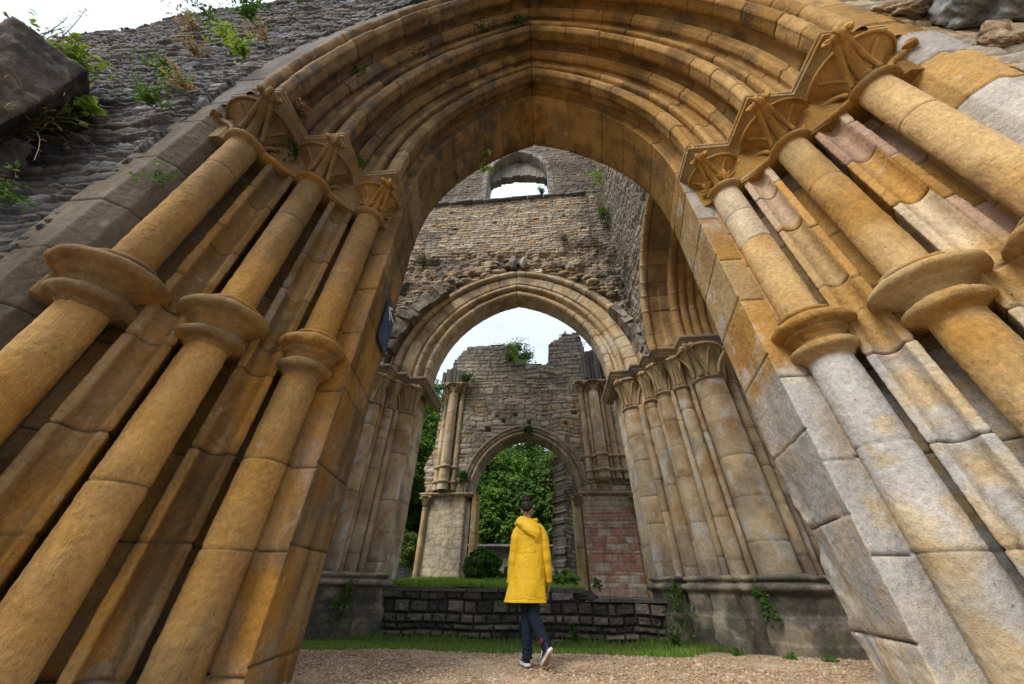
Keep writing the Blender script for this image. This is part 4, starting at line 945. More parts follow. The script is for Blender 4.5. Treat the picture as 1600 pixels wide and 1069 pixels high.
def stroke(mb, a, b, w, o=.0245):
    a = np.array(a); b = np.array(b); d = (b-a)/np.linalg.norm(b-a); n = np.array((-d[1], d[0]))*w/2
    P = [a-n, b-n, b+n, a+n]; lo = [spt(p[0], p[1], .0215) for p in P]; hi = [spt(p[0], p[1], o) for p in P]
    mb.add(lo+hi, [(4, 5, 6, 7), (0, 1, 5, 4), (1, 2, 6, 5), (2, 3, 7, 6), (3, 0, 4, 7)])
mb = MB(); stroke(mb, (.06, 4.03), (.395, 4.035), .034); stroke(mb, (.052, 4.03), (.215, 4.135), .034, .0252); stroke(mb, (.052, 4.034), (.235, 3.935), .034, .0259); mb.build('arrow', M_WHITE, sg, smooth=False)
mb = MB()                                            # faint round emblem low on the panel
M_FAINT = mat_plain('sign_emblem', (.028, .05, .085), .4, .1, 8)
th = np.linspace(0, 2*np.pi, 15)
for a, b in zip(th[:-1], th[1:]): stroke(mb, (.22+.055*math.cos(a), 3.60+.055*math.sin(a)), (.22+.055*math.cos(b), 3.60+.055*math.sin(b)), .008, .0240)
stroke(mb, (.19, 3.56), (.22, 3.64), .008, .0243); stroke(mb, (.25, 3.56), (.22, 3.64), .008, .0246); mb.build('emblem', M_FAINT, sg, smooth=False)

STONE_A = [(-5.75, 0.47, 5.76), (-6.14, 0.59, 5.27), (-5.4, 1.03, 4.66), (-5.74, 1.19, 3.91), (-5.51, 0.97, 5.8), (-5.92, 1.25, 5.89), (-6.26, 1.45, 5.59), (-6.18, 1.23, 4.91), (-7.22, 0.9, 7.07), (-7.25, 1.28, 7.28), (-7.39, 1.53, 7.06), (-7.5, 1.69, 6.57), (-7.93, 1.05, 6.5)]
STONE_B = [(-5.94, 1.19, 4.73), (-5.99, 1.46, 4.93), (-5.92, 1.55, 4.64), (-5.9, 1.58, 4.28), (-5.86, 1.48, 4.0), (-5.88, 1.18, 4.46), (-7.13, 1.76, 5.7), (-7.08, 1.89, 5.34), (-7.12, 1.86, 4.92), (-7.39, 1.54, 5.38)]
def hull_stone(name, pts, col, seed, label):
    import bmesh
    bm = bmesh.new(); [bm.verts.new(p) for p in pts]; bmesh.ops.convex_hull(bm, input=bm.verts)
    bmesh.ops.triangulate(bm, faces=bm.faces); 
    for _ in range(5): bmesh.ops.subdivide_edges(bm, edges=[e for e in bm.edges if e.calc_length() > .06], cuts=1, use_grid_fill=False); bmesh.ops.triangulate(bm, faces=bm.faces)
    bm.verts.ensure_lookup_table(); bm.normal_update(); V = np.array([v.co for v in bm.verts]); N = np.array([v.normal for v in bm.verts]); F = np.array([[v.index for v in f.verts] for f in bm.faces]); bm.free()
    V = V+N*(.045*fbm(V, 2.6, 4, seed)+.03*np.round(2*fbm(V*np.array((1, 1, 2.)), 3.5, 3, seed+7))/2+.02*fbm(V, 11, 3, seed+1)+.008*fbm(V, 35, 2, seed+2))[:, None]
    c = mixc(np.asarray(col)*.7, np.asarray(col)*1.4, sstep(-.3, .4, fbm(V, 5, 4, seed))); c = mixc(c, np.array((.20, .165, .12)), sstep(.3, .5, fbm(V*np.array((1, 1, 2.)), 9, 4, seed+3))*.7)
    props(mesh_obj(name, V, F, M_DARK, None, c), label, 'stone'); return V
hull_stone('stone_block', STONE_A, (.060, .050, .042), 5, 'large dark squared stone jutting from the wall at the upper left corner')
hull_stone('stone_block', STONE_B, (.085, .08, .072), 6, 'smaller grey stone under dead grass below the big dark block')
# ------------------------------------------------------------------ ground
def gz(x, y): return -.16*sstep(5.4, 8.4, y)
x = np.concatenate([np.linspace(-60, -6, 28), np.arange(-5.9, 6, .05), np.linspace(6.2, 60, 28)]); y = np.concatenate([np.linspace(-50, -1, 22), np.arange(-.9, 2.9, .25), np.arange(3.0, 9.6, .05), np.linspace(9.8, 90, 50)])
X, Y = np.meshgrid(x, y, indexing='ij'); P = np.stack([X, Y, 0*X], -1)
Z = gz(X, Y)+.012*fbm(P, 1.2, 3, 1)+.006*fbm(P, 6, 2, 2)
grass_edge = lambda X: 6.33+.10*np.sin(X*1.1)+.10*np.sin(X*2.3+1)+np.where(X > 1.6, 1.6*sstep(1.6, 2.6, X), 0)-np.where(X < -2.3, .5*sstep(-2.3, -3.2, X), 0)
gm = sstep(-.12, .15, Y-grass_edge(X)+.22*fbm(P, 3, 3, 5))
gr = mixc(np.array((.30, .215, .135)), np.array((.40, .30, .20)), sstep(-.3, .3, fbm(P, 2, 4, 6))); so = mixc(np.array((.055, .045, .025)), np.array((.05, .065, .018)), sstep(-.2, .2, fbm(P, 3, 3, 7)))
props(mesh_obj('ground', np.stack([X, Y, Z], -1), gfaces(*X.shape), mat_stone('gravel_bed', bump=.9, fine=45, mottle=.5, dist=.02), None, mixc(gr, so, gm)), kind='structure')
# loose gravel lying on it
rg = np.random.default_rng(5); n = 30000
px = rg.uniform(-4.2, 4.3, n); py = 3.3+(rg.random(n))**1.15*4.0; ok = (py < grass_edge(px)+.05*rg.normal(size=n)) & (np.abs(px) < 2.3+.35*(py-3.3)+1.2*(py > 4.2)); px, py = px[ok], py[ok]; n = len(px)
ph = (1+5**.5)/2; ico = np.array([(-1, ph, 0), (1, ph, 0), (-1, -ph, 0), (1, -ph, 0), (0, -1, ph), (0, 1, ph), (0, -1, -ph), (0, 1, -ph), (ph, 0, -1), (ph, 0, 1), (-ph, 0, -1), (-ph, 0, 1)])/1.9
icf = np.array([(0, 11, 5), (0, 5, 1), (0, 1, 7), (0, 7, 10), (0, 10, 11), (1, 5, 9), (5, 11, 4), (11, 10, 2), (10, 7, 6), (7, 1, 8), (3, 9, 4), (3, 4, 2), (3, 2, 6), (3, 6, 8), (3, 8, 9), (4, 9, 5), (2, 4, 11), (6, 2, 10), (8, 6, 7), (9, 8, 1)])
sz = rg.lognormal(-4.72, .36, n); th = rg.uniform(0, 6.28, n); S = np.stack([sz*rg.uniform(.9, 1.7, n), sz*rg.uniform(.7, 1.2, n), sz*rg.uniform(.45, .9, n)], 1)
Vp = ico[None]*(1+rg.uniform(-.3, .3, (n, 12, 1)))*S[:, None]; c, s = np.cos(th)[:, None], np.sin(th)[:, None]
Vp = np.stack([Vp[..., 0]*c-Vp[..., 1]*s+px[:, None], Vp[..., 0]*s+Vp[..., 1]*c+py[:, None], Vp[..., 2]+(gz(px, py)+sz*.25)[:, None]], -1)
pal = np.array([(.38, .265, .165), (.43, .32, .21), (.33, .22, .13), (.41, .28, .16), (.47, .38, .28), (.28, .19, .12), (.37, .24, .14)])
cc = pal[rg.integers(0, len(pal), n)]*rg.uniform(.75, 1.15, (n, 1))
props(mesh_obj('gravel', Vp, (icf[None]+np.arange(n)[:, None, None]*12).reshape(-1, 3), mat_stone('pebbles', bump=.3, fine=120, mottle=.25, dist=.005), None, np.repeat(cc, 12, 0), smooth=False), 'loose tan gravel spread under the nearest arch', 'gravel', kind='stuff')

# raised lawn behind the low wall
x = np.arange(-16, 14, .16); y = np.concatenate([np.arange(9.35, 16.2, .12), np.arange(16.3, 26.5, .3)]); X, Y = np.meshgrid(x, y, indexing='ij'); P = np.stack([X, Y, 0*X], -1)
def tz(x, y): return np.where(x < .5, 1, 1-sstep(.5, 1.1, x))*(.20+.28*sstep(9.6, 16, y))+.47+.04*fbm(np.stack([x, y, 0*x], -1), .7, 3, 8)+.10*sstep(-1.2, -2., x)*np.exp(-((y-10.2)/.8)**2)
Zt = tz(X, Y)
props(mesh_obj('lawn', np.stack([X, Y, Zt], -1), gfaces(*X.shape), mat_stone('turf_soil', bump=.6, fine=30, mottle=.5, dist=.02), None, mixc(np.array((.045, .06, .015)), np.array((.07, .06, .035)), sstep(.1, .4, fbm(P, 1.5, 3, 9)))), kind='structure')

def blades(name, px, py, pz, h, w, label, kind='stuff', cat='grass', seed=1, cols=((.09, .20, .018), (.19, .35, .03), (.25, .33, .06)), lean=.5, dry=.06):
    r = np.random.default_rng(seed); n = len(px); a = r.uniform(0, 6.28, n); ln = r.uniform(.1, 1, n)*lean*h; b = a+1.57+r.normal(0, .4, n)
    base = np.stack([px, py, pz], 1); sd = np.stack([np.cos(a), np.sin(a), 0*a], 1)*w[:, None]/2; d = np.stack([np.cos(b), np.sin(b), 0*b], 1)
    mid = base+d*(ln*.35)[:, None]+np.array((0, 0, 1.))*(h*.6)[:, None]; tip = base+d*ln[:, None]+np.array((0, 0, 1.))*h[:, None]
    V = np.stack([base-sd, base+sd, mid+sd*.7, mid-sd*.7, tip], 1); i = np.arange(n)[:, None]*5
    t = r.random(n); c = mixc(np.array(cols[0]), np.array(cols[1]), t); c = mixc(c, np.array(cols[2]), (r.random(n) < .3)*.8); c = np.where((r.random(n) < dry)[:, None], np.array((.30, .25, .11)), c)
    o = mesh_obj(name, V, [np.concatenate([i, i+1, i+2, i+3], 1), np.concatenate([i+3, i+2, i+4], 1)], M_GRASS, None, np.repeat(c, 5, 0)); return props(o, label, cat, kind=kind)
n = 42000; px = rg.uniform(-5.2, 3.2, n); py = rg.uniform(5.6, 8.92, n); P = np.stack([px, py, 0*px], 1); den = sstep(-.15, .2, py-grass_edge(px)+.25*fbm(P, 3, 3, 5))*(.3+.7*sstep(-.25, .25, fbm(P, 1.6, 3, 12)))
ok = rg.random(n) < den; px, py = px[ok], py[ok]; k = len(px); tall = 1+1.1*sstep(8.3, 8.85, py)+.8*sstep(1.2, 2.0, px)
blades('grass', px, py, gz(px, py)-.005, rg.uniform(.02, .065, k)*tall, rg.uniform(.006, .012, k), 'short green grass strip between the gravel and the low wall', seed=2)
n = 26000; px = rg.uniform(-5, .75, n); py = 9.5+rg.random(n)**1.6*6.5; P = np.stack([px, py, 0*px], 1); ok = rg.random(n) < .35+.65*sstep(-.3, .1, fbm(P, 1.1, 3, 14)); px, py = px[ok], py[ok]; k = len(px)
blades('grass', px, py, tz(px, py)-.01, rg.uniform(.05, .13, k), rg.uniform(.012, .024, k), 'bright lawn on the raised ground behind the low wall', seed=3, cols=((.12, .25, .018), (.22, .40, .03), (.28, .36, .06)))

# ------------------------------------------------------------------ leaves, trees, bushes, wall plants
def leaf_mesh(C, Nn, size, col, seed, shape=1.0):
    """pointed folded leaves at C facing Nn"""
    r = np.random.default_rng(seed); n = len(C); Nn = Nn/(np.linalg.norm(Nn, axis=1, keepdims=True)+1e-9); t = r.normal(size=(n, 3)); t -= Nn*(t*Nn).sum(1, keepdims=True); t /= np.linalg.norm(t, axis=1, keepdims=True); b = np.cross(Nn, t); s = np.broadcast_to(size, (n,))[:, None]
    V = np.stack([C-t*s*.5, C+b*s*.30*shape+Nn*s*.10, C+t*s*.55-Nn*s*.08, C-b*s*.30*shape+Nn*s*.10], 1); i = np.arange(n)[:, None]*4
    return V, np.concatenate([np.concatenate([i, i+1, i+2], 1), np.concatenate([i, i+2, i+3], 1)]), np.repeat(col, 4, 0)
def clump_points(centres, radii, per, seed, flat=1.0):
    r = np.random.default_rng(seed); k = len(centres); d = r.normal(size=(k, per, 3)); d /= np.linalg.norm(d, axis=-1, keepdims=True); rad = r.random((k, per, 1))**.5
    C = centres[:, None]+d*rad*np.asarray(radii).reshape(-1, 1, 1)*np.array((1, 1, flat)); N = d+np.array((0, 0, .7))+r.normal(size=d.shape)*.45
    return C.reshape(-1, 3), N.reshape(-1, 3)
def crown(centre, rad, nclump, per, leaf, cols, seed, hollow=.55, csize=.22):
    r = np.random.default_rng(seed); d = r.normal(size=(nclump, 3)); d /= np.linalg.norm(d, axis=1, keepdims=True); d[:, 2] = np.where(d[:, 2] < -.5, -d[:, 2]*.6, d[:, 2])
    rr = hollow+(1-hollow)*r.random((nclump, 1)); P0 = d*rr*(1+.30*fbm(d*1.6+seed, 1.2, 3, seed))[:, None]; cen = np.asarray(centre)+P0*np.asarray(rad)
    C, N = clump_points(cen, np.mean(rad)*csize*r.uniform(.6, 1.4, nclump), per, seed+1, .75); t = np.repeat(r.random(nclump), per); n = len(C)
    c = mixc(np.array(cols[0]), np.array(cols[1]), np.clip(t*.8+r.random(n)*.35-.08, 0, 1)); c = np.where((r.random(n) < .05)[:, None], np.array(cols[2]), c)
    return leaf_mesh(C, N, leaf*r.uniform(.7, 1.3, n), c, seed+2), cen
M_BARK = mat_stone('bark', bump=.9, fine=30, mottle=.5, tool=(12, 12, 2), dist=.03)
def tree(name, x, y, z0, H, rad, label, cols, seed, nclump=150, per=110, leaf=.26, group='trees beyond the ruin'):
    t = thing(name, (x, y, z0), label, 'tree', group); c = (x, y, z0+H-rad[2]*.95); (V, F, col), cen = crown(c, rad, nclump, per, leaf, cols, seed)
    mesh_obj('crown', V, F, M_LEAF, t, col, smooth=False); mb = MB(); r = np.random.default_rng(seed); top = np.array((x+r.normal()*.3, y, z0+H*.72)); tr = H*.020
    p = bez([(x, y, z0-.2), (x+r.normal()*.3, y, z0+H*.3), top], 12); mb.tube(p, np.linspace(tr*1.3, tr*.35, 12), 9, (.07, .058, .042))
    for k in r.choice(len(cen), 26, replace=False):
        a = p[int(r.integers(4, 11))]; q = bez([a, (a+cen[k])/2+np.array((0, 0, .5)), cen[k]], 7); mb.tube(q, np.linspace(tr*.38, tr*.07, 7), 6, (.07, .058, .042))
    mb.build('trunk', M_BARK, t); return t
DKG = ((.030, .080, .014), (.11, .23, .03), (.15, .25, .04)); MDG = ((.05, .12, .014), (.17, .32, .035), (.21, .30, .05)); LTG = ((.045, .10, .012), (.12, .20, .022), (.18, .24, .05))
TR = [('dense_tree', -12.3, 27.5, 17, (3.6, 3.2, 7.2), 'tall dark green tree left of the farthest wall', DKG, 1), ('dense_tree', -8.7, 30, 14.5, (3.4, 3, 6.5), 'dark leafy tree just beyond the left edge of the farthest wall', DKG, 2),
      ('broadleaf_tree', -4.3, 38.0, 27.6, (3.3, 3.0, 7.5), 'tall bright green tree whose top shows above the gap of the farthest wall', LTG, 3), ('broadleaf_tree', -3.9, 31, 9.6, (3.0, 2.6, 4.9), 'large lime green tree filling the left half of the far doorway', MDG, 4),
      ('broadleaf_tree', .9, 30, 9.0, (2.7, 2.5, 4.4), 'yellowish leafy tree filling the right half of the far doorway', ((.03, .065, .01), (.09, .15, .02), (.16, .20, .04)), 5), ('dense_tree', -1.6, 35, 13, (4.2, 3, 6.3), 'shadowy tree deep behind the middle of the far doorway', DKG, 6),
      ('dense_tree', -6.6, 34.5, 13, (4, 3, 6.3), 'shadowy tree behind the left pier of the farthest wall', DKG, 7), ('dense_tree', 4.2, 33.5, 14, (4, 3, 6.8), 'dark tree behind the brick patch of the farthest wall', DKG, 8),
      ('broadleaf_tree', -11.2, 23.6, 8.2, (1.9, 1.7, 3.3), 'small bright green tree beside the left pier of the second arch', ((.03, .075, .01), (.09, .17, .018), (.15, .22, .04)), 9)]
TR += [('dense_tree', -9.9, 23.8, 12.6, (1.9, 1.8, 5.7), 'dense green tree filling the gap beside the left pier of the second arch', MDG, 10), ('dense_tree', -8.3, 27.5, 9.5, (2.2, 2, 4.6), 'leafy tree directly left of the farthest wall foot', MDG, 11),
      ('understorey_tree', -4.4, 28.6, 6.4, (2.2, 1.6, 3.1), 'bushy young tree low in the left of the far doorway', MDG, 12), ('understorey_tree', -1.4, 28.8, 7.2, (2.3, 1.6, 3.5), 'bushy young tree right behind the bun of the person', DKG, 13), ('understorey_tree', 1.6, 28.6, 6.6, (2.2, 1.6, 3.2), 'bushy young tree low in the right of the far doorway', MDG, 14),
      ('understorey_tree', -7.0, 29.0, 6.2, (2.2, 1.6, 3.0), 'bushy young tree hidden partly by the left pier of the farthest wall', MDG, 15), ('understorey_tree', -11.3, 28.5, 6.4, (2.4, 1.6, 3.1), 'bushy young tree at the far left end of the boundary wall', DKG, 16), ('understorey_tree', 4.6, 29, 7, (2.4, 1.6, 3.4), 'bushy young tree hidden partly by the brick patch', DKG, 17)]
for (nm, x_, y_, H, rad, lab, cols, sd) in TR: tree(nm, x_, y_, 1.0, H, rad, lab, cols, sd*13, nclump=250, per=100, leaf=.30 if y_ > 26 else .24)
def bush(name, c, rad, label, cols, seed, leaf=.09, n=90, per=70, cat='bush', group=None):
    (V, F, col), _ = crown(c, rad, n, per, leaf, cols, seed, .6, .20); o = mesh_obj(name, V, F, M_LEAF, None, col, smooth=False); return props(o, label, cat, group)
bush('clipped_hedge', (-7.3, 19.0, 1.95), (1.25, .8, 1.15), 'yellow green hedge covered in ivy left of the far pier', ((.05, .10, .01), (.16, .23, .02), (.24, .28, .05)), 31, .10, 260, 80, 'hedge')
bush('ivy_mound', (-2.45, 14.4, 1.25), (.62, .6, .62), 'rounded mound of trailing ivy at the left side of the far doorway', ((.04, .10, .012), (.11, .24, .025), (.16, .28, .05)), 32, .11, 300, 80)
bush('low_bush', (-1.65, 15.2, .95), (.6, .5, .4), 'low leafy bush on the lawn behind the person', MDG, 33, .08, 60, 60)
bush('low_bush', (.35, 12.2, .86), (.42, .4, .34), 'small green bush behind the right end of the low wall', MDG, 34, .06, 80, 60)
bush('trailing_plant', (1.72, 15.9, .75), (.16, .2, .32), 'small plant at the foot of the brick patch', MDG, 35, .06, 24, 40, 'plant')

def sprig(name, base, direc, length, label, cols, seed, nst=7, leaf=.05, per=9, spread=.6, droop=.3, stem=.0025, cat='plant', group=None, stemcol=(.10, .11, .04), shape=1.0, leafy=True):
    """a small plant: stems from base with leaves along them, as one mesh"""
    r = np.random.default_rng(seed); mb = MB(); d0 = np.asarray(direc, float); d0 /= np.linalg.norm(d0); base = np.asarray(base, float); Cs = []; Ns = []
    for k in range(nst):
        d = d0+r.normal(size=3)*spread*.6; d /= np.linalg.norm(d); L = length*r.uniform(.5, 1.1); b = base+r.normal(size=3)*length*.06
        p = bez([b, b+d*L*.5+np.array((0, 0, .1*L)), b+d*L+np.array((0, 0, -droop*L))], 7); mb.tube(p, np.linspace(stem, stem*.4, 7), 5, stemcol)
        if leafy:
            q = p[np.minimum((r.random(per)*6).astype(int)+1, 6)]+r.normal(size=(per, 3))*leaf*.5; Cs.append(q); Ns.append(r.normal(size=(per, 3))*.6+np.array((0, -.7, .7)))
    if leafy:
        C = np.concatenate(Cs); t = r.random(len(C)); c = mixc(np.array(cols[0]), np.array(cols[1]), t); V, F, cl_ = leaf_mesh(C, np.concatenate(Ns), leaf*r.uniform(.6, 1.3, len(C)), c, seed, shape); mb.add(V, F, cl_)
    return props(mb.build(name, M_LEAF, None, smooth=False), label, cat, group)
LIME = ((.12, .22, .015), (.28, .38, .04)); LEAFG = ((.03, .08, .01), (.10, .19, .02)); DRY = ((.20, .13, .06), (.36, .25, .12)); DARKL = ((.02, .05, .014), (.05, .11, .02))
WT = 'plants rooted in the left rubble wall'
for k, (p, L, lf, cols, lab, per) in enumerate([
    ((-5.6, 1.36, 7.0), .40, .08, LEAFG, 'fern tuft on the dark rubble wall above the left jamb', 9), ((-4.66, 1.36, 7.6), .36, .10, LIME, 'pale green leafy tuft beside the left end of the arch band', 8), ((-4.86, 1.36, 6.3), .30, .06, DRY, 'dry brown tuft low on the left rubble wall beside the jamb', 8),
    ((-6.0, 1.38, 10.6), .7, .12, LEAFG, 'green bush rooted high on the left rubble wall', 14), ((-5.4, 1.38, 12.0), .8, .12, MDG[:2], 'leafy clump at the top edge of the left rubble wall', 14), ((-4.95, 1.36, 5.7), .30, .07, LEAFG, 'small green and brown weed beside the outer left block', 16),
    ((-4.75, 1.40, 8.6), .35, .06, DRY, 'brown dry weed on the rubble wall next to the arch band, upper one', 8), ((-5.9, 1.40, 8.2), .4, .07, DRY, 'sparse dry weed in the centre of the dark rubble wall', 9), ((-5.2, 1.40, 6.6), .3, .06, LIME, 'tiny lime green weed low on the dark rubble wall', 8), ((-7.6, 1.40, 11.6), .5, .09, LEAFG, 'small green tuft high on the rubble wall near the sky', 8),
    ((-6.9, 1.38, 9.9), .55, .08, DRY, 'reddish dry weed in the middle of the rubble wall', 10), ((-5.75, 1.38, 9.0), .45, .08, LIME, 'small bright weed on the rubble wall below the top clump', 8)]):
    sprig('wall_weed', p, (0, -1, .5), L, lab, cols, 60+k, 16, lf*.75, per+4, 1.1, .25, group=WT)
sprig('ivy_sprig', (-6.15, 1.42, 5.85), (.5, -.6, .1), .55, 'bright ivy sprig growing behind the big dark stone block', LIME, 80, 14, .13, 9, .9, .5)
sprig('fern', (-4.75, 1.30, 3.42), (.5, -.6, -.1), .5, 'dark green fern at the left edge below the grey stone', LEAFG, 81, 14, .05, 22, .9, .4)
bush('moss_cushion', (-6.0, 1.42, 5.25), (.24, .16, .26), 'cushion of green moss between the two left stones', ((.02, .04, .006), (.07, .10, .012), (.12, .15, .03)), 82, .025, 60, 40, 'moss')
sprig('leafy_tuft', (-6.55, 1.0, 6.55), (.3, -.1, 1), .6, 'green leafy tuft on top of the big dark stone block', LIME, 83, 30, .09, 12, 1.1, .2)
sprig('dead_grass', (-6.0, 1.2, 4.85), (.6, -.5, .05), 1.1, 'tangle of dead straw grass on the smaller grey stone', DRY, 84, 70, .07, 3, 1.0, .45, .005, 'grass', None, (.26, .20, .12), .2)
for k, (p, d, L, lab) in enumerate([((-6.5, .95, 6.6), (.1, .1, 1), 1.9, 'tall dry weed stalk standing up against the sky'), ((-6.2, .75, 6.3), (-.5, -.1, 1), 1.5, 'thin bent stalk on the corner of the big dark stone'), ((-6.7, 1.1, 6.8), (-.2, .5, 1), 1.7, 'dry stalk leaning right toward the wall top')]):
    sprig('dry_stalk', p, d, L, lab, DRY, 90+k, 6, .05, 12, .30, .0, .006, 'weed', 'dry stalks above the big dark stone', (.12, .09, .05), .5)
sprig('grass_tuft', (-5.85, 1.2, 5.0), (.3, -.5, .6), .7, 'long green grass blades hanging under the dark block', LEAFG, 94, 22, .06, 2, .8, .5, .003, 'grass', None, (.12, .15, .03), .2)
sprig('wall_fern', (-4.02, 1.62, 4.22), (-.1, -.8, -.3), .26, 'small fern sprig in a joint of the outer left jamb', LEAFG, 95, 6, .05, 8, .6, .2)
sprig('capital_plant', (-3.36, 2.06, 5.55), (.3, -.8, .3), .20, 'dark little plant in the nook beside the outermost left capital', DARKL, 96, 12, .055, 12, 1.1, .2)
sprig('capital_plant', (-2.80, 2.55, 6.12), (.2, -.7, .5), .19, 'small plant growing on top of the abacus next to the inner left roll', LEAFG, 97, 12, .05, 12, 1.1, .2)
sprig('dead_leaves', (-3.37, 1.75, 6.10), (.2, -.3, .4), .3, 'rusty dead leaves lodged on the outer left abacus', ((.14, .06, .03), (.27, .14, .07)), 98, 14, .05, 10, 1.2, .4)
sprig('hanging_leaves', (-1.32, 4.16, 9.25), (.1, -.3, -1), .55, 'bright green leaves hanging behind the left side of the nearest arch', ((.16, .30, .02), (.30, .46, .04)), 99, 7, .13, 8, .5, .2)
for k, (p, lab) in enumerate([((-2.35, 2.05, 9.75), 'dark tuft in the hollow under the outer arch roll, left'), ((-2.25, 2.25, 9.5), 'dark tuft just below the middle roll on the left of the arch'), ((-1.1, 2.05, 10.75), 'dark tuft left of the apex between the rolls'), ((-.25, 2.05, 11.1), 'dark tuft at the apex of the arch mouldings'), ((-3.1, 2.0, 8.2), 'twiggy plant on the arch moulding above the outer left capital')]):
    sprig('arch_tuft', p, (.2, -.6, -.7), .34, lab, DARKL, 110+k, 16, .055, 14, 1.2, .4, group='tufts rooted in the arch mouldings')
for k, (p, L, cols, lab, lf) in enumerate([((1.1, 9.0, 12.5), .7, ((.10, .07, .045), (.17, .11, .06)), 'brown withered creeper hanging on the pale wall over the second arch', .05), ((3.0, 8.75, 16.3), 1.5, LIME, 'yellow green ivy trail in the upper corner of the wall', .13), ((2.8, 8.8, 13.6), .6, LEAFG, 'ivy tuft in the corner below the trailing ivy', .12),
        ((2.75, 8.6, 10.4), 1.1, ((.05, .05, .03), (.10, .09, .04)), 'grey hanging grass at the right shoulder of the second arch', .05), ((-4.3, 8.5, 10.5), .8, ((.05, .09, .02), (.13, .17, .04)), 'grassy tuft at the left shoulder of the second arch', .05), ((2.2, 8.9, 12.6), .9, ((.06, .05, .035), (.10, .08, .05)), 'dark dead root mat on the right of the pale wall', .04), ((.35, 9.0, 15.75), .4, LEAFG, 'small weeds at the sill of the empty window', .07)]):
    sprig('wall_creeper', p, (0, -.6, -.9 if k not in (4, 6) else .6), L, lab, cols, 130+k, 34, lf, 12, .7, .3, .006, stemcol=(.09, .07, .045), shape=.7)
for k, (p, L, lab) in enumerate([((-4.2, 8.45, .78), .75, 'ivy trailing down the plinth of the left pier'), ((2.33, 8.48, .80), .75, 'ivy trailing down the plinth of the right pier nearest the low wall'), ((3.42, 7.5, .75), .55, 'thin ivy strand in the recess of the right plinth')]):
    sprig('plinth_ivy', p, (0, -.35, -1), L, lab, LEAFG, 150+k, 16, .075, 12, .35, .0, .004, group='ivy on the pier plinths')
for k, (p, L, lab, n_) in enumerate([((2.12, 8.35, -.14), .34, 'tall grass clump at the foot of the right plinth', 60), ((3.5, 6.35, -.12), .14, 'low green weeds at the foot of the big right plinth', 60), ((3.15, 6.6, -.12), .13, 'low weeds in front of the big right plinth', 40), ((2.75, 7.35, -.14), .14, 'small weed where gravel meets the right plinth', 30), ((.35, 8.7, -.14), .30, 'grass clump against the low wall right of the person', 40)]):
    sprig('ground_weed', p, (0, -.2, 1), L, lab, ((.04, .10, .012), (.10, .20, .02)), 160+k, n_, .05 if k in (1, 2, 3) else .03, 6, 1.3 if k in (1, 2, 3) else .5, .15, .004, stemcol=(.07, .13, .02))
for k, (p, L, lab, cols) in enumerate([((-4.1, 16.1, 9.85), .6, 'grass growing on the left capitals of the farthest wall', LEAFG), ((-1.75, 16.2, 11.1), .7, 'yellow green shrub in the gap at the top of the farthest wall', ((.10, .13, .03), (.20, .22, .05))), ((2.55, 16.2, 12.6), .7, 'mossy growth on the right tower of the farthest wall', ((.12, .14, .02), (.22, .22, .04))), ((-5.6, 16.2, 9.5), .8, 'ivy on the left edge of the farthest wall', DKG[:2]), ((-.75, 16.35, 7.2), .35, 'small weed just above the far doorway arch', LEAFG), ((-3.9, 16.4, 5.0), .4, 'weed beside the left shafts of the farthest wall', LEAFG)]):
    sprig('ruin_weed', p, (0, -.4, 1 if k in (0, 1, 2) else -.3), L, lab, cols, 180+k, 26, .13, 12, .9, .2, .008, group='weeds on the farthest wall')
# ------------------------------------------------------------------ the person in the yellow coat, seen from behind
import bmesh
PB = np.array((-.36, 5.24, 0.0))
person = thing('person', tuple(PB), 'person in a long yellow hooded raincoat walking away, dark hair in a bun', 'person')
M_COAT = mat_plain('yellow_rubber_coat', (.66, .40, .010), .5, .14, 9, bump=.1, spec=.35); M_JEANS = mat_plain('navy_denim', (.0045, .0095, .021), .9, .3, 45, bump=.3)
M_HAIR = mat_plain('dark_hair', (.018, .011, .009), .5, .4, 60, bump=.5); M_SKIN = mat_plain('skin', (.42, .20, .12), .55, .1, 25); M_CANVAS = mat_plain('navy_canvas', (.022, .035, .085), .8, .15, 60, bump=.2)
M_RUBBER = mat_plain('white_rubber', (.66, .64, .58), .6, .08, 30); M_REDLINE = mat_plain('red_trim', (.35, .03, .035), .6, .1, 30); M_SOCK = mat_plain('maroon_sock', (.07, .012, .02), .9, .2, 60)
def skin_mesh(name, nodes, edges, mat, parent, sub=2):
    """one continuous body grown from a skeleton of joints with radii"""
    me = bpy.data.meshes.new(name); me.from_pydata([tuple(np.asarray(n[0])-base_loc(parent)) for n in nodes], edges, []); o = bpy.data.objects.new(name, me); scene.collection.objects.link(o)
    m = o.modifiers.new('skin', 'SKIN'); m.use_smooth_shade = True; m.branch_smoothing = .3
    if not me.skin_vertices: 
        bm = bmesh.new(); bm.from_mesh(me); bm.verts.layers.skin.verify(); bm.to_mesh(me); bm.free()
    for v, n in zip(me.skin_vertices[0].data, nodes): r = n[1]; v.radius = r if isinstance(r, tuple) else (r, r); v.use_root = False
    me.skin_vertices[0].data[0].use_root = True
    s = o.modifiers.new('sub', 'SUBSURF'); s.levels = sub; s.render_levels = sub
    bpy.context.view_layer.update(); ev = o.evaluated_get(bpy.context.evaluated_depsgraph_get()); m2 = bpy.data.meshes.new_from_object(ev); bpy.data.objects.remove(o); bpy.data.meshes.remove(me)
    m2.name = name; o = bpy.data.objects.new(name, m2); scene.collection.objects.link(o); m2.materials.clear(); m2.materials.append(mat); o.parent = parent; return o
y0 = 5.24
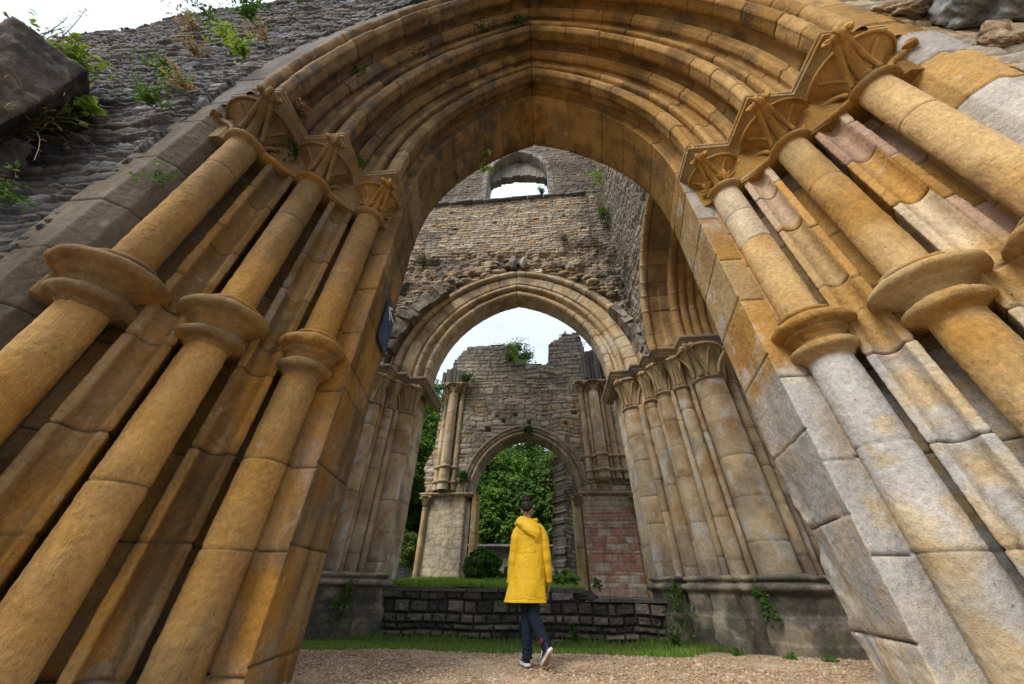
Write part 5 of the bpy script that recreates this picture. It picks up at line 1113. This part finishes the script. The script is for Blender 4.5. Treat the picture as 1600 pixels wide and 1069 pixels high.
nodes = [((-.33, y0, .95), (.13, .10)), ((-.33, y0, 1.15), (.13, .095)), ((-.335, y0, 1.34), (.15, .09)), ((-.35, y0, 1.46), .062), ((-.362, y0, 1.54), .052), ((-.366, y0+.015, 1.60), (.068, .075)), ((-.368, y0+.02, 1.66), (.073, .088)), ((-.37, y0+.01, 1.70), (.055, .065)),   # 0-7 spine, neck, head
    ((-.47, y0, 1.38), .065), ((-.56, y0-.01, 1.06), .042), ((-.592, y0+.01, .80), .030), ((-.594, y0+.012, .755), .032),        # 8-11 left arm, hand
    ((-.19, y0, 1.37), .065), ((-.11, y0-.01, 1.05), .042), ((-.10, y0+.05, .82), .030), ((-.10, y0+.06, .775), .032),           # 12-15 right arm
    ((-.40, y0, .86), .09), ((-.385, y0+.03, .46), .058), ((-.385, y0-.01, .10), .042), ((-.395, y0+.14, .04), .034),             # 16-19 standing leg
    ((-.27, y0, .86), .09), ((-.29, y0-.02, .45), .058), ((-.135, y0-.20, .165), .042), ((-.185, y0-.07, .035), .034),            # 20-23 trailing leg
    ((-.445, y0+.015, 1.605), (.012, .02)), ((-.289, y0+.015, 1.605), (.012, .02)), ((-.366, y0+.105, 1.60), .014)]                  # ears, nose
edges = [(0, 1), (1, 2), (2, 3), (3, 4), (4, 5), (5, 6), (6, 7), (2, 8), (8, 9), (9, 10), (10, 11), (2, 12), (12, 13), (13, 14), (14, 15), (0, 16), (16, 17), (17, 18), (18, 19), (0, 20), (20, 21), (21, 22), (22, 23), (5, 24), (5, 25), (5, 26)]
def fingers(k, palm, s):
    for j, (dx, L) in enumerate([(-.020, .062), (-.007, .070), (.007, .066), (.020, .052)]):
        b = np.array(palm)+np.array((s*.004, dx, -.022)); i = len(nodes); nodes.append((tuple(b), .0105)); nodes.append((tuple(b+np.array((s*.004, .002, -L*.5))), .009)); nodes.append((tuple(b+np.array((s*.016, .006, -L))), .0075)); edges.extend([(k, i), (i, i+1), (i+1, i+2)])
    i = len(nodes); b = np.array(palm)+np.array((s*.010, .026, .0)); nodes.append((tuple(b), .011)); nodes.append((tuple(b+np.array((s*.010, .014, -.038))), .009)); edges.extend([(k, i), (i, i+1)])
fingers(11, nodes[11][0], 1); fingers(15, nodes[15][0], -1)
skin_mesh('body', nodes, edges, M_SKIN, person, 2)
# hair drawn back into a bun
mb = MB()
def ell(c, r, seed, amp, n=26, strands=0):
    th = np.linspace(.01, np.pi-.01, n); ph = np.linspace(0, 2*np.pi, 2*n, endpoint=False); D = np.stack([np.sin(th)[:, None]*np.cos(ph), np.sin(th)[:, None]*np.sin(ph), np.cos(th)[:, None]*np.ones_like(ph)], -1)
    w = 1+amp*fbm(D+seed, 2.2, 3, seed)+strands*np.sin(26*np.arctan2(D[..., 0], D[..., 1]+.001)+4*fbm(D, 2, 2, seed)); V = D*np.asarray(r)*w[..., None]; return V, D, np.asarray(c)
V, D, c = ell((-.367, y0-.002, 1.665), (.084, .098, .092), 3, .05, 30, .012); V[..., 2] = np.where(V[..., 2] < -.055, -.055+(V[..., 2]+.055)*.9, V[..., 2]); V[..., 0] *= np.where(V[..., 2] < -.03, .86, 1); V[..., 1] -= .012*sstep(0, -.06, V[..., 2]); V[..., 1] = np.where(V[..., 1] > .02, .02+(V[..., 1]-.02)*(np.where(V[..., 2] > .02, 1, .25)), V[..., 1]); mb.grid(V+c, close_m=True)
V, D, c = ell((-.372, y0-.035, 1.752), (.052, .050, .044), 8, .16, 20, .03); mb.grid(V+c, close_m=True)
for k in range(14):
    a = k*.45; r_ = random.Random(k); q = [c+np.array((.046*math.cos(a+t), .046*math.sin(a+t), -.02+.06*t/2.4+.008*r_.random())) for t in np.linspace(0, 2.4, 10)]; mb.tube(q, np.linspace(.012, .006, 10), 6)
for k in range(10):
    r_ = random.Random(50+k); s_ = np.array((-.367+r_.uniform(-.05, .05), y0-.085, 1.585)); mb.tube([s_, s_+np.array((r_.uniform(-.006, .006), -.002, -.025)), s_+np.array((r_.uniform(-.015, .015), .004, -.05))], [.004, .003, .001], 5)
mb.build('hair', M_HAIR, person)
# coat: flared body, two sleeves, hood
def loft(rows, seg=64): 
    th = np.linspace(0, 2*np.pi, seg, endpoint=False); out = []
    for (cx, cy, z, hx, hy, e) in rows:
        cs, sn = np.cos(th), np.sin(th); out.append(np.stack([cx+hx*np.sign(cs)*np.abs(cs)**e, cy+hy*np.sign(sn)*np.abs(sn)**e, np.full(seg, z)], 1))
    return np.array(out)
def densify(rows, n):
    rows = np.asarray(rows, float); t = np.linspace(0, len(rows)-1, n); x = np.arange(len(rows)); return np.stack([np.interp(t, x, rows[:, k]) for k in range(rows.shape[1])], 1)
def smooth_rows(r, it=3):
    for _ in range(it): r[1:-1] = (r[:-2]+2*r[1:-1]+r[2:])/4
    return r
rows = smooth_rows(densify([(-.405, y0, .585, 0.259, 0.166, .9), (-.395, y0, .65, 0.246, 0.162, .9), (-.375, y0, .80, 0.224, 0.152, .9), (-.35, y0, .95, 0.205, 0.141, .9), (-.335, y0, 1.08, 0.193, 0.133, .9), (-.33, y0, 1.22, 0.186, 0.128, .88), (-.332, y0, 1.33, .192, .125, .88), (-.337, y0, 1.40, .16, .11, .9), (-.345, y0, 1.445, .105, .088, 1), (-.35, y0, 1.47, .082, .08, 1)], 110), 4)
V = loft(rows, 96); th = np.linspace(0, 2*np.pi, 96, endpoint=False); z = V[..., 2]
N = gnormals(V, True); fold = .012*sstep(1.0, .6, z)*np.sin(5*th+1.3+2*z)+.005*fbm(V*np.array((3.2, 3.2, .8)), 2.2, 3, 4)*sstep(1.45, 1.2, z)+.006*fbm(V*np.array((1.6, 1.6, 1.)), 6.5, 3, 5)*sstep(.55, .7, z)
crease = np.abs(fbm(V*np.array((1.2, 1.2, 1.7)), 5.2, 2, 6)); fold = fold-.008*np.exp(-(crease/.025)**2)-.006*np.exp(-(np.abs(fbm(V*np.array((2.2, 2.2, .7)), 4.0, 2, 16))/.03)**2)*sstep(1.4, 1.1, z)
seamk = np.arctan2(V[..., 1]-y0, V[..., 0]+.35); fold = fold-.004*np.exp(-((np.abs(seamk+1.72))/.02)**2)-.003*np.exp(-((z-.612)/.006)**2)
V = V-N*fold[..., None]*(-1 if False else 1)
mb = MB(); inner = V[::-1].copy()*1.0; inner[..., 0] = (inner[..., 0]+.36)*.975-.36; inner[..., 1] = (inner[..., 1]-y0)*.97+y0; mb.grid(np.concatenate([inner[-30:], V]), close_m=True)
def sleeve(pts, rad, seed):
    p, _ = resample(pts, .012); n = len(p)
    for _ in range(30): p[1:-1] = (p[:-2]+2*p[1:-1]+p[2:])/4
    r = np.interp(np.linspace(0, 1, n), np.linspace(0, 1, len(rad)), rad); T = np.gradient(p, axis=0); T /= np.linalg.norm(T, axis=1, keepdims=True); a = np.array((1., 0, 0)); R = []; seg = 36; t = np.linspace(0, 2*np.pi, seg, endpoint=False)
    for k in range(n): a = a-T[k]*(a@T[k]); a /= np.linalg.norm(a); b = np.cross(T[k], a); R.append(p[k]+r[k]*(np.cos(t)[:, None]*a+np.sin(t)[:, None]*b*1.08))
    W = np.array(R); N = gnormals(W, True); W = W+N*(.006*fbm(W*np.array((1, 1, 2.4)), 8, 3, seed)+.005*np.sin(np.arange(n)[:, None]*.5+3*fbm(W, 3, 2, seed))*np.exp(-((W[..., 2]-1.02)/.10)**2))[..., None]
    end = W[-1:]*.25+p[-1]*.75; mb.grid(np.concatenate([W, W[-1:]*.9+p[-1]*.1, end+np.array((0, 0, .04))]), close_m=True)
sleeve([(-.42, y0, 1.41), (-.495, y0, 1.34), (-.548, y0-.015, 1.06), (-.582, y0+.005, .775)], [.072, .078, .062, .056, .050], 21)
sleeve([(-.24, y0, 1.405), (-.165, y0, 1.33), (-.115, y0-.01, 1.05), (-.108, y0+.05, .80)], [.072, .076, .060, .055, .050], 22)
coat = mb.build('raincoat', M_COAT, person)
mb = MB()
n, m = 40, 48; u = np.linspace(0, 1, n)[:, None]; th = np.linspace(0, 2*np.pi, m, endpoint=False)[None]
# the hood lies on the back: a flat folded bag, wide at the shoulders and pointed below
wx = np.interp(u, [0, .12, .4, .75, .95, 1], [.085, .125, .172, .125, .055, .005]); wy = np.interp(u, [0, .15, .5, .85, 1], [.075, .085, .075, .05, .004]); cz = np.interp(u, [0, .25, .6, 1], [1.505, 1.47, 1.37, 1.245]); cy = np.interp(u, [0, .3, .7, 1], [y0-.01, y0-.06, y0-.115, y0-.13]); cx = np.interp(u, [0, .5, 1], [-.355, -.345, -.265])
H = np.stack([cx+wx*np.cos(th), cy+wy*np.sin(th), cz+.03*np.cos(th)*(-1)+0*th], -1); H = H+gnormals(H, True)*(.014*fbm(H*np.array((1, 1, 1.6)), 6, 3, 8))[..., None]; mb.grid(H, close_m=True)
rim = [(-.352+.115*math.cos(t), y0-.005+.088*math.sin(t), 1.475+.022*math.sin(t*2+.6)-.02*math.sin(t)) for t in np.linspace(0, 2*np.pi, 40)]; mb.tube(rim, [.026+.007*math.sin(3*k) for k in range(40)], 10, cap=False)
mb.tube([(-.46, y0-.03, 1.46), (-.515, y0-.045, 1.44), (-.535, y0-.03, 1.425)], [.03, .024, .008], 8); mb.build('hood', M_COAT, coat)
# jeans
mb = MB()
def leg(pts, rad, seed):
    p, _ = resample(pts, .012); n = len(p)
    for _ in range(25): p[1:-1] = (p[:-2]+2*p[1:-1]+p[2:])/4
    r = np.interp(np.linspace(0, 1, n), np.linspace(0, 1, len(rad)), rad); T = np.gradient(p, axis=0); T /= np.linalg.norm(T, axis=1, keepdims=True); a = np.array((1., 0, 0)); R = []; t = np.linspace(0, 2*np.pi, 32, endpoint=False)
    for k in range(n): a = a-T[k]*(a@T[k]); a /= np.linalg.norm(a); b = np.cross(T[k], a); R.append(p[k]+r[k]*(np.cos(t)[:, None]*a+np.sin(t)[:, None]*b*1.12))
    W = np.array(R); low = sstep(.34, .12, W[..., 2]); W = W+gnormals(W, True)*(.007*fbm(W*np.array((1, 1, 2.6)), 8, 3, seed)+.007*low*np.sin(W[..., 2]*150+5*fbm(W, 5, 2, seed)))[..., None]; mb.grid(np.concatenate([W, W[-1:]*.6+p[-1]*.4]), close_m=True)
leg([(-.395, y0, .92), (-.39, y0+.01, .70), (-.385, y0+.035, .46), (-.383, y0-.01, .075)], [.105, .098, .073, .068, .060, .055], 31)
leg([(-.28, y0, .92), (-.295, y0-.01, .70), (-.30, y0-.03, .45), (-.145, y0-.185, .185)], [.105, .100, .076, .070, .062, .055], 32)
mb.build('jeans', M_JEANS, person)
def shoe(heel, toe, up, seed):
    """canvas trainer: heel -> toe axis, up vector"""
    heel = np.asarray(heel, float); f = np.asarray(toe, float)-heel; L = np.linalg.norm(f); f /= L; up = np.asarray(up, float); up -= f*(up@f); up /= np.linalg.norm(up); s = np.cross(f, up)
    T = lambda q: heel+q[..., :1]*f+q[..., 1:2]*s+q[..., 2:3]*up
    u = np.linspace(0, 1, 40); half = .5*L*np.interp(u, [0, .03, .12, .4, .7, .9, .97, 1], [.12, .2, .26, .25, .34, .28, .16, .03]); th = np.linspace(0, 2*np.pi, 40, endpoint=False)
    top = np.interp(u, [0, .05, .2, .38, .6, .85, 1], [.075, .095, .10, .085, .065, .045, .022])
    c, s_ = np.cos(th), np.sin(th); B = np.stack([np.broadcast_to((u*L)[:, None], (40, 40)), half[:, None]*np.sign(c)*np.abs(c)**.8*(1-.25*np.maximum(s_, 0)), .022+np.where(s_ > 0, s_*(top[:, None]-.022), s_*.004)], -1)
    up_ = mesh_obj('shoe', T(B), gfaces(40, 40, close_m=True), M_CANVAS, person)
    def slab(z0, z1, grow, mat, nm):
        o = np.concatenate([np.stack([u*L*1.02-.004, half+grow, 0*u], 1), np.stack([(u*L*1.02-.004)[::-1], -(half+grow)[::-1], 0*u], 1)]); R = []
        for z_, k in ((z0, .0), (z0, .97), (z0+.003, 1), (z1-.002, 1), (z1, .97), (z1, 0)): q = o.copy(); m_ = o.mean(0); q = m_+(q-m_)*(k if k else .001); q[:, 2] = z_; R.append(T(q))
        R = np.array(R); mesh_obj(nm, R, gfaces(*R.shape[:2], close_m=True), mat, up_)
    slab(-.002, .026, .005, M_RUBBER, 'sole'); slab(.0175, .0215, .0062, M_REDLINE, 'sole_stripe')
    hp = T(np.array([[.045, 0, .10], [.05, 0, .12], [.052, 0, .15]])); mb = MB(); mb.tube(hp, [.045, .040, .040], 16); mb.build('sock', M_SOCK, up_)
    mb = MB()
    for k in range(5):
        x_ = L*(.42+.07*k); zz = float(np.interp(x_/L, u, top)); q = T(np.array([[x_, -.03, zz-.006], [x_+.006, 0, zz+.005], [x_, .03, zz-.006]])); mb.tube(q, .004, 6)
    mb.build('lace', M_RUBBER, up_)
gz0 = float(gz(0, 5.3))+.018
shoe((-.37, y0-.055, gz0), (-.45, y0+.19, gz0), (0, 0, 1), 1)
shoe((-.105, y0-.25, gz0+.165), (-.205, y0-.085, gz0+.012), (-.62, .30, .72), 2)

person.location = (-.345, 5.02, 0.0); person.scale = (.955, .955, .955)
